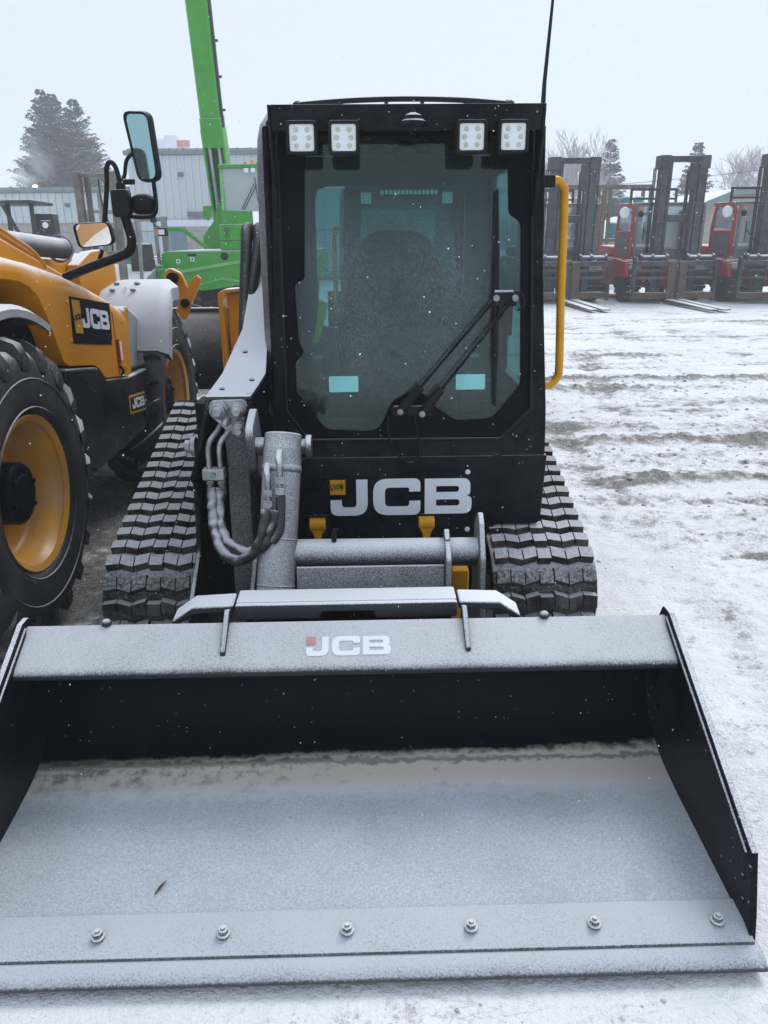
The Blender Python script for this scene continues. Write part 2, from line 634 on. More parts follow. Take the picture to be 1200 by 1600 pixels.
Hh -= np.clip(wheel_lines, 0, 1) * 0.016 + cleats * 0.012
# packed flat where machines stand
flat = np.zeros_like(GX)
for (x0, x1, y0, y1) in ((-1.15, 1.0, 1.25, 5.9), (-3.4, -1.3, 2.2, 8.0), (-6.5, -1.0, 15, 21), (3, 13, 17, 26)):
    d = np.maximum(np.maximum(x0 - GX, GX - x1), np.maximum(y0 - GY, GY - y1))
    flat = np.maximum(flat, np.clip(1 - d / 0.25, 0, 1))
Hh = Hh * (1 - 0.85 * flat) - 0.012 - 0.012 * flat
streak = np.clip(fbm(GX * 0.9, GY * 3.4, 131, 4) * 2.6 - 1.15, 0, 1) * np.clip(fbm(GX * 0.16, GY * 0.16, 141, 2) * 3.0 - 0.95, 0, 1)
slush = np.clip(slush * (0.75 + 2.6 * lumps) + lane * (0.62 + lumps) + near * lumps * 2.5 + crumb * (0.12 + lumps * 0.9)
                + streak * 0.40 + band(GY, 6.6, 2.3) * (0.06 + 0.30 * np.clip(fbm(GX * 0.8, GY * 1.7, 301, 4) * 3 - 1.2, 0, 1)) + np.clip(wheel_lines, 0, 1) * 0.16 + cleats * 0.16, 0, 1)
nx, ny = len(xs), len(ys)
gm = bpy.data.meshes.new('ground')
co = np.stack([GX, GY, Hh], -1).reshape(-1, 3).astype(np.float32)
idx = np.arange(nx * ny).reshape(ny, nx)
quads = np.stack([idx[:-1, :-1], idx[:-1, 1:], idx[1:, 1:], idx[1:, :-1]], -1).reshape(-1, 4)
nq = len(quads)
gm.vertices.add(len(co)); gm.vertices.foreach_set('co', co.ravel())
gm.loops.add(nq * 4); gm.loops.foreach_set('vertex_index', quads.ravel().astype(np.int32))
gm.polygons.add(nq)
gm.polygons.foreach_set('loop_start', np.arange(0, nq * 4, 4, dtype=np.int32))
gm.update(calc_edges=True)
gm.polygons.foreach_set('use_smooth', [True] * nq)
att = gm.attributes.new('slush', 'FLOAT', 'POINT')
att.data.foreach_set('value', slush.ravel().astype(np.float32))

t = NT('trodden_snow')
geo = t.new('NewGeometry'); pos = geo.outputs['Position']
at_n = t.new('Attribute'); at_n.attribute_name = 'slush'
n1 = t.noise(pos, 1.3, 5, 0.6); n2 = t.noise(pos, 11, 5, 0.65); n3 = t.noise(pos, 70, 3, 0.6); n4 = t.noise(pos, 240, 2, 0.6)
s = t.math('ADD', at_n.outputs['Fac'], t.math('MULTIPLY', t.math('SUBTRACT', n2, 0.52), 1.25))
s = t.math('ADD', s, t.math('MULTIPLY', t.math('SUBTRACT', n3, 0.5), 1.1))
s = t.math('ADD', s, t.math('MULTIPLY', t.math('SUBTRACT', n4, 0.5), 0.5))
s = t.math('ADD', s, t.math('MULTIPLY', t.math('SUBTRACT', n1, 0.5), 0.35))
mpg = t.new('Mapping'); mpg.inputs['Scale'].default_value = (0.45, 1.5, 1.0); t.link(pos, mpg.inputs[0])
n5 = t.noise(mpg.outputs[0], 7.0, 6, 0.68, 0.6)
crack = t.step(t.math('ABSOLUTE', t.math('SUBTRACT', n5, 0.5)), 0.0, 0.035, 1, 0)
patchy = t.step(t.noise(pos, 0.55, 4, 0.6), 0.40, 0.60)
crack = t.math('MULTIPLY', crack, t.math('MULTIPLY', patchy, t.step(n3, 0.40, 0.62, 0.1, 1.0)))
speckd = t.math('MULTIPLY', t.step(t.noise(pos, 38, 4, 0.7), 0.585, 0.66), t.math('MULTIPLY', t.step(n1, 0.38, 0.62, 0.08, 1.0), t.step(n2, 0.42, 0.60)))
dirt = t.math('MAXIMUM', t.step(s, 0.22, 0.80), t.math('MAXIMUM', t.math('MULTIPLY', crack, 0.60), t.math('MULTIPLY', speckd, 0.70)))
c1 = t.mix(t.step(n1, 0.35, 0.7), (0.80, 0.82, 0.845), (0.88, 0.89, 0.905))
c1 = t.mix(t.step(n2, 0.50, 0.72, 0, 0.30), c1, (0.66, 0.66, 0.665))
c2 = t.mix(t.step(n3, 0.35, 0.65), (0.085, 0.080, 0.076), (0.32, 0.305, 0.29))
b = t.new('BsdfPrincipled')
t.val(t.mix(dirt, c1, c2), b.inputs['Base Color'])
t.val(t.fmix(dirt, 0.85, 0.65), b.inputs['Roughness'])
b.inputs['Specular IOR Level'].default_value = 0.3
bp = t.new('Bump'); bp.inputs['Strength'].default_value = 0.9; bp.inputs['Distance'].default_value = 0.018
t.link(t.math('ADD', t.math('ADD', t.math('MULTIPLY', n3, 0.5), t.math('MULTIPLY', n4, 0.25)), n2), bp.inputs['Height'])
t.link(bp.outputs[0], b.inputs['Normal'])
t.link(b.outputs[0], t.out.inputs['Surface'])
gm.materials.append(t.m)
ground = bpy.data.objects.new('ground', gm)
COL.objects.link(ground)
ground['kind'] = 'structure'

# ------------------------------------------------------------------ lettering outlines (photo proportions, unit height)
def _l(pts):
    return [((x - 225) / 215.0, (290 - y) / 215.0) for x, y in rpoly(pts, 7)]


LETTER_J = [_l([(375, 75), (440, 75), (440, 290, 78), (225, 290, 70), (225, 195), (290, 195), (290, 240, 22), (375, 240, 22)])]
LETTER_C = [_l([(745, 150), (680, 150), (680, 125, 22), (540, 125, 28), (540, 238, 28), (680, 238, 22), (680, 205), (745, 205),
                (745, 290, 75), (472, 290, 85), (472, 72, 85), (745, 72, 75)])]
LETTER_B = [_l([(770, 75), (1033, 75, 60), (1033, 168, 34), (1012, 178), (1042, 190, 34), (1042, 286, 62), (770, 286)]),
            _l([(836, 120), (968, 120, 17), (968, 156, 17), (836, 156)]),
            _l([(836, 200), (972, 200, 18), (972, 238, 18), (836, 238)])]
SQUARE = [_l([(225, 75), (313, 75), (313, 163), (225, 163)])]


def tf(outlines, s, dx, dz, shear=0.0, rot=0.0):
    cr, sr = math.cos(rot), math.sin(rot)
    out = []
    for ol in outlines:
        q = []
        for x, z in ol:
            x = x + shear * z
            x, z = x * s, z * s
            q.append((x * cr - z * sr + dx, x * sr + z * cr + dz))
        out.append(q)
    return out


def sign(parent, M, x, z, h, mat, sqmat, inkmat, depth=0.002):
    """the maker's lettering with its small square, lower left corner at x, z of the panel plane M"""
    all_letters = tf(LETTER_J + LETTER_C + LETTER_B, h, x, z)
    flat_shape('lettering', all_letters, mat, parent, M, depth)
    sq = flat_shape('emblem', tf(SQUARE, h, x, z), sqmat, parent, M, depth)
    if inkmat is not None:
        sx, sz = x + 0.05 * h, z + 0.68 * h
        ink = tf(LETTER_J + LETTER_C + LETTER_B, h * 0.085 * 1.0, sx + 0.02 * h, sz + 0.055 * h, -0.25, R(12))
        fr_o = tf([[(0, 0), (0.30, 0.06), (0.30, 0.24), (-0.04, 0.19)]], h, sx - 0.01 * h, sz - 0.01 * h)
        fr_i = tf([[(0.02, 0.022), (0.28, 0.074), (0.28, 0.222), (-0.016, 0.176)]], h, sx - 0.01 * h, sz - 0.01 * h)
        flat_shape('emblem_print', ink + fr_o + fr_i, inkmat, parent, M @ Matrix.Translation((0, 0, 0.0018)), depth)
    return sq


def face_front(y, lean=0.0, z0=0.0):
    """panel plane facing the viewer (-y): plane x -> x, plane y -> z"""
    return Matrix.Translation((0, y, z0)) @ Matrix.Rotation(PI / 2 - lean, 4, 'X')


# ------------------------------------------------------------------ bucket interior: black paint, frost on the floor, bare mud stain on the curve
def bucket_mat():
    t = NT('bucket_paint')
    geo = t.new('NewGeometry'); pos = geo.outputs['Position']
    tc = t.new('TexCoord'); so = t.new('SeparateXYZ'); t.link(tc.outputs['Object'], so.inputs[0])
    sn = t.new('SeparateXYZ'); t.link(geo.outputs['Normal'], sn.inputs[0])
    nf = t.noise(pos, 300, 2, 0.6); nc = t.noise(pos, 4, 4, 0.55); nm = t.noise(pos, 26, 4, 0.65)
    mp = t.new('Mapping'); mp.inputs['Scale'].default_value = (0.16, 1.6, 1.6); t.link(tc.outputs['Object'], mp.inputs[0])
    ns = t.noise(mp.outputs[0], 9, 4, 0.6)
    y = t.math('ADD', so.outputs[1], t.math('MULTIPLY', t.math('SUBTRACT', ns, 0.5), 0.05))
    y = t.math('ADD', y, t.math('MULTIPLY', t.math('SUBTRACT', nm, 0.5), 0.05))
    frost = t.step(y, 0.535, 0.63, 1, 0)
    ng = t.noise(pos, 170, 3, 0.7)
    fr = t.math('ADD', t.math('MULTIPLY', frost, 0.80), t.math('MULTIPLY', t.math('SUBTRACT', ng, 0.5), t.math('MULTIPLY', frost, 1.0)))
    fr = t.math('MULTIPLY', fr, t.step(nc, 0.15, 0.8, 0.80, 1.0), True)
    yb = t.math('SUBTRACT', y, t.math('MULTIPLY', so.outputs[0], 0.012))
    mud = t.math('MULTIPLY', t.step(yb, 0.672, 0.708, 1, 0), t.step(yb, 0.50, 0.58))
    gap = t.math('ADD', t.math('MULTIPLY', t.step(t.math('ABSOLUTE', t.math('SUBTRACT', y, 0.672)), 0.003, 0.014), 0.55), 0.45)
    patch = t.step(t.math('ADD', t.math('ADD', t.math('MULTIPLY', ns, 0.4), t.math('MULTIPLY', nm, 0.6)), t.math('MULTIPLY', so.outputs[0], 0.10)), 0.34, 0.50)
    patch = t.math('ADD', t.math('MULTIPLY', patch, 0.62), 0.38)
    mud = t.math('MULTIPLY', t.math('MULTIPLY', mud, gap), patch)
    base = t.mix(t.step(nc, 0.3, 0.7), (0.0022, 0.0038, 0.0075), (0.004, 0.0065, 0.011))
    base = t.mix(mud, base, (0.58, 0.53, 0.46))
    base = t.mix(fr, base, (0.60, 0.645, 0.70))
    # boot scuff towards the right corner
    ex = t.math('MULTIPLY', t.math('SUBTRACT', so.outputs[0], 0.752), 22.0)
    ey = t.math('MULTIPLY', t.math('SUBTRACT', so.outputs[1], 0.205), 16.0)
    rr = t.math('ADD', t.math('SQRT', t.math('ADD', t.math('MULTIPLY', ex, ex), t.math('MULTIPLY', ey, ey))), t.math('MULTIPLY', t.math('SUBTRACT', nm, 0.5), 1.6))
    ringm = t.math('MULTIPLY', t.step(rr, 0.62, 0.82), t.step(rr, 0.85, 1.0, 1, 0))
    base = t.mix(t.math('MULTIPLY', t.step(rr, 0.6, 1.0, 1, 0), t.step(nm, 0.35, 0.6, 0.1, 0.6)), base, (0.34, 0.36, 0.40))
    base = t.mix(t.math('MULTIPLY', ringm, t.step(nm, 0.40, 0.62, 0, 0.6)), base, (0.70, 0.73, 0.78))
    scr = t.noise(mp.outputs[0], 60, 4, 0.7)
    base = t.mix(t.math('MULTIPLY', t.step(scr, 0.60, 0.74, 0, 0.30), fr), base, (0.28, 0.30, 0.34))
    vo = t.new('TexVoronoi'); vo.inputs['Scale'].default_value = 75; t.link(pos, vo.inputs['Vector'])
    sc = t.new('SeparateColor'); t.link(vo.outputs['Color'], sc.inputs[0])
    spot = t.math('MULTIPLY', t.math('LESS_THAN', vo.outputs['Distance'], t.math('MULTIPLY', sc.outputs[1], 0.17)),
                  t.math('GREATER_THAN', sc.outputs[0], 0.80))
    spot = t.math('MULTIPLY', spot, t.math('ADD', t.math('MULTIPLY', sc.outputs[2], 0.5), 0.05))
    base = t.mix(spot, base, SNOW)
    b = t.new('BsdfPrincipled')
    t.val(base, b.inputs['Base Color'])
    t.val(t.fmix(fr, 0.38, 0.85), b.inputs['Roughness'])
    b.inputs['Specular IOR Level'].default_value = 0.07
    bp = t.new('Bump'); bp.inputs['Strength'].default_value = 0.35; bp.inputs['Distance'].default_value = 0.003
    t.link(t.math('ADD', t.math('MULTIPLY', nf, fr), t.math('MULTIPLY', nm, 0.3)), bp.inputs['Height'])
    t.link(bp.outputs[0], b.inputs['Normal'])
    t.link(b.outputs[0], t.out.inputs['Surface'])
    return t.m


m_bucket = bucket_mat()
m_edge = paint('frosted_cutting_steel', (0.05, 0.055, 0.06), 0.6, amt=0.66, lo=0.30, hi=1.02, grain=1.0, fine=210, bump=0.5, snowcol=(0.72, 0.76, 0.82))
m_flange = paint('frosted_bucket_top', (0.010, 0.013, 0.02), 0.6, amt=0.68, lo=0.22, hi=0.98, grain=0.9, fine=210, bump=0.7)

OX, OY, YAW = -0.095, 1.335, R(1.2)
loader = thing('track_loader', 'black compact track loader with wide frosted bucket in the foreground', 'track loader', (OX, OY, 0), YAW)

# ---- bucket
curve = catmull([(0.14, 0.052, 0), (0.36, 0.068, 0), (0.58, 0.086, 0), (0.70, 0.115, 0), (0.80, 0.185, 0), (0.845, 0.29, 0),
                 (0.83, 0.385, 0), (0.775, 0.445, 0)], 5)
prof = [(p.x, p.y) for p in curve]
mb = MB(); mb.prism(prof + offset_line(prof, -0.012)[::-1], 'x', -0.974, 0.974)
bucket = mb.build('bucket', m_bucket, loader, angle=60)
mb = MB()
fl = [(0.632, 0.440), (0.618, 0.446), (0.613, 0.456), (0.616, 0.466), (0.626, 0.475), (0.640, 0.483), (0.745, 0.538), (0.765, 0.546), (0.775, 0.540)]
mb.prism(fl + [(0.786, 0.45), (0.774, 0.446), (0.76, 0.51), (0.645, 0.450)], 'x', -0.9735, 0.9735)
flange = mb.build('bucket_top_flange', m_flange, bucket, angle=50)
# side plates
for s in (-1, 1):
    sp = rpoly([(0.05, 0.03), (0.062, 0.09), (0.105, 0.245), (0.74, 0.566, 0.015), (0.79, 0.566, 0.02), (0.875, 0.40, 0.05), (0.885, 0.26, 0.05),
                (0.83, 0.14, 0.06), (0.70, 0.07, 0.05), (0.14, 0.03)])
    a, b_ = sorted((s * 0.9755, s * 0.992))
    o = MB().prism(sp, 'x', a, b_).build('side_plate', m_black, bucket, 0.002)
    st = [(0.118, 0.235), (0.745, 0.552), (0.72, 0.505), (0.155, 0.205)]
    a, b_ = sorted((s * 0.9665, s * 0.9745))
    MB().prism(st, 'x', a, b_).build('edge_strip', m_black, bucket, 0.002)
    for (y_, z_) in ((0.10, 0.205), (0.125, 0.155), (0.105, 0.10)):
        MB().cyl((s * 0.972, y_, z_), (s * 0.978, y_, z_), 0.008, seg=10).build('rivet', m_dark, bucket)
# cutting edge, wear plate, bolts
MB().prism([(-0.014, 0.003), (0.16, 0.012), (0.16, 0.030), (0.032, 0.0305), (0.014, 0.029), (-0.010, 0.016), (-0.014, 0.010)], 'x', -0.995, 0.995).build('cutting_edge', m_edge, bucket, 0.0015)
MB().prism([(0.037, 0.0315), (0.152, 0.0405), (0.150, 0.058), (0.085, 0.054), (0.040, 0.038)], 'x', -0.984, 0.984).build('wear_plate', m_edge, bucket, 0.0015)
mb = MB()
mb.lathe([(0.0, 0.053), (0.021, 0.053), (0.021, 0.059), (0.0185, 0.0615), (0, 0.0615)], (0, 0, 0), seg=20)
hexr = [[Vector((0.0155 * math.cos(PI / 3 * k), 0.0155 * math.sin(PI / 3 * k), z)) for k in range(6)] for z in (0.061, 0.075)]
mb.loft(hexr)
mb.cyl((0, 0, 0.074), (0, 0, 0.083), 0.0085, 0.007, seg=10)
bolt0 = None
for k in range(-3, 4):
    M = Matrix.Translation((k * 0.3033 + random.uniform(-.002, .002), 0.086, 0.0115)) @ Matrix.Rotation(random.random() * 3, 4, 'Z') @ Matrix.Scale(0.80, 4)
    if bolt0 is None:
        bolt0 = mb.build('bolt', m_frosted, bucket); bolt0.matrix_local = M
    else:
        put(bolt0, 'bolt', bucket, M)
# two gussets on the flange, lifting nubs
for x_ in (-0.37, 0.355):
    g = MB().prism(rpoly([(0.655, 0.480), (0.66, 0.505, 0.01), (0.775, 0.585, 0.014), (0.80, 0.575, 0.01), (0.80, 0.53), (0.76, 0.53)]), 'x', x_ - 0.008, x_ + 0.008)
    g.build('gusset', m_flange, bucket, 0.004)
for x_ in (-0.735, 0.60):
    MB().ball((x_, 0.765, 0.552), 0.016, 0.014, 0.014).build('lifting_nub', m_flange, bucket)
MF = Matrix.Translation((0, 0.640, 0.483)) @ Matrix.Rotation(math.atan2(0.055, 0.105), 4, 'X')
sign(bucket, MF @ Matrix.Translation((0, 0, 0.0015)), -0.125, 0.014, 0.066, m_wornprint, m_red, None)
# twig and litter lying on the frost stay with the bucket as stains of their own shape
MB().tube([(-0.50, 0.205, 0.062), (-0.49, 0.225, 0.066), (-0.478, 0.245, 0.067)], [0.001, 0.004, 0.001], 5).build(
    'twig', paint('dead_leaf', (0.08, 0.05, 0.03), 0.8), bucket)

# ---- quick hitch behind the bucket
mb = MB()
top = [(-0.355, 0.520), (-0.355, 0.575, .01), (0.34, 0.575, .01), (0.34, 0.520), (0.085, 0.520), (0.075, 0.545, .01), (-0.085, 0.545, .01), (-0.095, 0.520)]
mb.prism(rpoly(top), 'y', 0.825, 0.845)
mb.box(-0.355, 0.34, 0.846, 0.935, 0.560, 0.576)
hitch = mb.build('quick_hitch', m_frostlight, loader, 0.006)
for s in (-1, 1):
    x0 = -0.362 if s < 0 else 0.347
    x1 = x0 + s * 0.20
    w = [Vector((x0, 0.845, 0)), Vector((x0 + s * 0.13, 0.845, 0)), Vector((x1, 0.85, 0))]
    zt = [0.572, 0.566, 0.516]
    rings = []
    for p, z in zip(w, zt):
        rings.append([Vector((p.x, p.y, z - 0.035)), Vector((p.x, p.y + 0.08, z - 0.03)), Vector((p.x, p.y + 0.08, z)), Vector((p.x, p.y, z - 0.006))])
    MB().loft(rings).build('hitch_wing', m_frostlight, hitch, 0.008)
mb = MB()
mb.box(-0.34, 0.33, 0.90, 0.93, 0.10, 0.555)
mb.box(-0.55, 0.54, 0.89, 0.93, 0.12, 0.46)
mb.build('hitch_back_plate', m_blackdry, hitch, 0.004)
for x_ in (-0.29, -0.17, 0.14, 0.27):
    MB().box(x_ - 0.02, x_ + 0.02, 0.835, 0.90, 0.44, 0.54).build('hitch_latch', m_black, hitch, 0.004)

# ---- cross tube and tilt plate between arm and right lug
mb = MB(); mb.cyl((-0.20, 1.15, 0.610), (0.46, 1.15, 0.606), 0.050, seg=28)
xt = mb.build('cross_tube', m_frosted, loader)
mb = MB(); mb.prism([(1.085, 0.585), (1.03, 0.30), (1.05, 0.30), (1.105, 0.58)], 'x', -0.185, 0.325)
pl = mb.build('tilt_plate', m_frosted, loader, 0.004)
MB().cyl((0.105, 1.048, 0.515), (0.105, 1.06, 0.515), 0.008, seg=10).build('drain_hole', m_dark, pl)
for x_, top_ in ((0.336, 0.695), (0.452, 0.755)):
    o = MB().prism(rpoly([(1.02, 0.32), (1.05, 0.62, .03), (1.11, top_ - 0.03, .02), (1.15, top_, .02), (1.22, top_ - 0.05, .03), (1.25, 0.32)]), 'x', x_ - 0.009, x_ + 0.009)
    o.build('lug_plate', m_frosted, loader, 0.004)
MB().tube([(-0.055, 1.135, 0.66), (-0.055, 1.13, 0.70), (-0.05, 1.13, 0.705)], 0.009, 8).build('grease_fitting', m_dark, xt)
MB().box(0.375, 0.438, 1.28, 1.34, 0.20, 0.475).build('lug_spacer', m_yellowclean, loader, 0.006)

# ---- loader arm on the viewer's left
BM = face_front(0)
mb = MB()
for x0, x1 in ((-0.585, -0.565), (-0.372, -0.350)):
    rim_ = rpoly([(1.42, 1.125, .03), (1.36, 1.05, .03), (1.36, 0.93, .06), (1.40, 0.78, .1), (1.36, 0.55, .08), (1.16, 0.42, .05), (1.10, 0.28, .04),
                  (1.30, 0.22, .05), (1.60, 0.42, .1), (1.72, 0.75, .2), (1.75, 1.12, .1)])
    m_ = MB().prism(rim_, 'x', x0, x1)
    if x0 < -0.5:
        m_.warp(lambda p: Vector((p.x + 0.075 * max(0, min(1, (p.z - 0.80) / 0.3)), p.y, p.z)))
    arm_side = m_.build('arm_side_plate', m_black, loader, 0.006)
    if x0 < -0.5:
        arm = arm_side
# curved box section between the plates
mb = MB()
rings = []
for (y_, z_) in ((1.52, 1.10), (1.46, 0.95), (1.47, 0.82), (1.45, 0.70), (1.44, 0.55), (1.42, 0.40), (1.42, 0.25)):
    rings.append([Vector((x_, y_ + dy_, z_)) for x_, dy_ in ((-0.475, 0.05), (-0.465, 0.012), (-0.42, 0.0), (-0.385, 0.012), (-0.374, 0.05), (-0.374, 0.2), (-0.475, 0.2))])
mb.loft(rings).build('arm_box_section', m_frosted, loader)
MB().box(-0.564, -0.478, 1.46, 1.60, 0.24, 1.08).build('arm_web', m_blackdry, loader)
# boom top plate climbing back along the cab
plate_rows = [(1.40, 1.118, -0.513, -0.350), (1.50, 1.135, -0.503, -0.337), (1.64, 1.160, -0.490, -0.322), (2.0, 1.290, -0.456, -0.345), (2.4, 1.425, -0.475, -0.375),
              (3.2, 1.700, -0.545, -0.470), (3.6, 1.80, -0.60, -0.52)]
mb = MB()
mb.loft([[Vector((a, y_, z_ - 0.014)), Vector((b_, y_, z_ - 0.014)), Vector((b_, y_, z_)), Vector((a, y_, z_))] for y_, z_, a, b_ in plate_rows])
boom_top = mb.build('boom_cover_plate', m_frostlight, loader, 0.003, angle=20)
for (y_, z_, x_) in ((1.47, 1.130, -0.462), (1.56, 1.146, -0.365), (1.80, 1.218, -0.42), (2.25, 1.375, -0.385)):
    MB().lathe([(0, 0), (0.010, 0), (0.009, 0.005), (0, 0.007)], (x_, y_, z_), (0, -0.3, 1), 10).build('cover_bolt', m_dark, boom_top)
mb = MB()
mb.loft([[Vector((a + 0.01, y_, z_ - 0.24)), Vector((b_ - 0.006, y_, z_ - 0.24)), Vector((b_ - 0.006, y_, z_ - 0.016)), Vector((a + 0.01, y_, z_ - 0.016))]
         for y_, z_, a, b_ in plate_rows[1:]])
mb.build('boom', m_blackdry, loader, 0.006)
# coupler plate with four hydraulic couplers
yc = 1.385
cp = rpoly([(-0.497, 1.105, .03), (-0.36, 1.108, .03), (-0.360, 1.0, .02), (-0.395, 0.968, .035), (-0.435, 0.985, .02), (-0.503, 1.06, .03)])
cpl = MB().prism(cp, 'y', yc, yc + 0.03).build('coupler_plate', m_zinc, loader, 0.004)
for (x_, z_, r_) in ((-0.463, 1.072, 0.034), (-0.394, 1.072, 0.030), (-0.393, 1.005, 0.031), (-0.437, 1.032, 0.017)):
    m_ = MB()
    m_.lathe([(0, 0), (r_, 0), (r_, -0.012), (r_ * 0.78, -0.016), (r_ * 0.78, -0.034), (r_ * 0.55, -0.038), (r_ * 0.55, -0.052), (r_ * 0.4, -0.056), (0, -0.056)],
             (x_, yc - 0.001, z_), (0, 1, 0), 20)
    m_.build('hydraulic_coupler', m_zinc, cpl)
# steel pipes, clamp block, sleeved hoses
pipes = MB()
for dx in (0, 0.045):
    pipes = MB().tube([(-0.455 + dx, 1.42, 1.03), (-0.475 + dx, 1.385, 0.995), (-0.503 + dx * 0.9, 1.35, 0.955), (-0.508 + dx * 0.9, 1.35, 0.88), (-0.508 + dx * 0.9, 1.345, 0.80)], 0.010, 10, 5)
    pipes.build('hydraulic_pipe', m_zinc, loader)
cb = MB().box(-0.532, -0.452, 1.325, 1.375, 0.825, 0.866).build('pipe_clamp', m_zinc, loader, 0.005)
MB().cyl((-0.492, 1.318, 0.846), (-0.492, 1.326, 0.846), 0.010, seg=12).build('clamp_bolt', paint('green_bolt', (0.12, 0.3, 0.2), 0.4, 0.5), cb)
for dx in (0, 0.04):
    MB().lathe([(0, 0), (0.014, 0), (0.016, -0.012), (0.012, -0.02), (0.015, -0.04), (0.015, -0.055)], (-0.508 + dx, 1.348, 0.822), (0, 0, 1), 8).build('pipe_nut', m_zinc, cb)
for k, (x_, rr) in enumerate(((-0.502, 0.019), (-0.475, 0.017))):
    pts = [(x_, 1.345, 0.785), (x_ + 0.004, 1.30, 0.735), (x_ + 0.020, 1.23, 0.665), (x_ + 0.065, 1.15, 0.612 + 0.03 * k), (x_ + 0.125, 1.10, 0.607 + 0.03 * k),
           (x_ + 0.178, 1.075, 0.650 + 0.012 * k), (x_ + 0.210, 1.078, 0.715), (x_ + 0.226, 1.098, 0.79)]
    m_ = MB().tube(pts, rr, 14, 14)
    m_.warp(lambda p: p + 0.0065 * Vector((mnoise.noise(p * 34), mnoise.noise(p * 34 + Vector((5, 3, 1))), mnoise.noise(p * 34 + Vector((9, 2, 7))))))
    m_.build('sleeved_hose', m_hose, loader, angle=80)
# tilt cylinder
c0, c1 = Vector((-0.225, 1.27, 1.005)), Vector((-0.272, 1.00, 0.30))
ax = (c1 - c0).normalized()
mb = MB()
mb.cyl(c0 + ax * 0.05, c1, 0.066, seg=32)
cylo = mb.build('tilt_cylinder', m_frosted, loader)
mb = MB()
mb.lathe([(0.0, -0.005), (0.060, -0.005), (0.064, 0.0), (0.064, 0.10), (0.069, 0.11), (0.069, 0.125), (0.066, 0.13)], c0, ax, 32)
mb.build('cylinder_head', m_frosted, cylo)
for q in (0.36, 0.52):
    MB().lathe([(0.0655, -0.004), (0.0675, 0), (0.0655, 0.004)], c0 + ax * q, ax, 32).build('weld_ring', m_frosted, cylo)
pin = MB()
pin.cyl((-0.345, 1.275, 0.965), (-0.29, 1.272, 0.965), 0.032, seg=20)
pin.build('cylinder_pin', m_frostlight, cylo, 0.004)
pin = MB().lathe([(0, 0), (0.028, 0), (0.028, 0.02), (0.042, 0.022), (0.042, 0.042), (0, 0.042)], (-0.170, 1.27, 0.962), (1, 0, 0), 20)
pin.build('cylinder_pin', m_frostlight, cylo, 0.004)
MB().prism(rpoly([(1.20, 1.04, .05), (1.36, 1.09, .04), (1.46, 0.9, .02), (1.40, 0.80, .02), (1.24, 0.88, .05)]), 'x', -0.349, -0.322).build('cylinder_ear', m_frosted, loader, 0.005)
MB().lathe([(0, 0), (0.036, 0), (0.036, 0.018), (0.024, 0.022), (0.024, 0.04), (0, 0.042)], (-0.563, 1.42, 0.93), (-1, 0, 0), 20).build('arm_pin', m_zinc, loader, 0.002)
for dx, dz, zz in ((-0.270, 0.0, 0.80), (-0.228, 0.055, 0.845)):
    m_ = MB().tube([(dx, 1.105, zz - 0.01), (dx, 1.125, zz + 0.06), (dx, 1.135, zz + 0.09), (dx - 0.004, 1.15, zz + 0.11), (dx - 0.005, 1.19, zz + 0.122)], 0.011, 10, 4)
    m_.build('rigid_pipe', m_frostlight, cylo)
    for q in (0.0, 0.035):
        MB().lathe([(0, 0), (0.0165, 0.002), (0.0165, 0.024), (0, 0.026)], (dx, 1.106 + q * 0.3, zz - 0.005 + q), (0, 0.2, 1), 6).build('hose_nut', m_zinc, cylo)
MB().tube([(-0.228, 1.112, 0.84), (-0.230, 1.10, 0.78), (-0.236, 1.085, 0.72), (-0.262, 1.075, 0.685)], 0.017, 10, 5).build('short_hose', m_hose, cylo)
MB().tube([(-0.300, 1.20, 0.70), (-0.318, 1.12, 0.50), (-0.322, 1.08, 0.42), (-0.30, 1.03, 0.38)], 0.011, 8, 5).build('return_pipe', m_frosted, cylo)
m_archrub = paint('arch_rubber', (0.010, 0.011, 0.013), 0.6, spec=0.2, amt=0.5, lo=0.75, hi=1.1, grain=0.6)
# hose arches rising behind the boom
for k, (x_, dx) in enumerate(((-0.535, 0.0), (-0.475, 0.03))):
    MB().tube([(x_ + 0.075 - dx, 2.05, 1.20), (x_ + 0.045 - dx, 2.35, 1.38), (x_ + 0.015, 2.70, 1.61), (x_, 2.84, 1.685), (x_, 2.93, 1.70), (x_, 3.03, 1.675), (x_ + 0.01, 3.2, 1.45)],
              0.027, 12, 6).build('hose_arch', m_archrub, loader)


# ---- cab
def FY(z):
    return 1.695 + 0.05 * (z - 0.45)


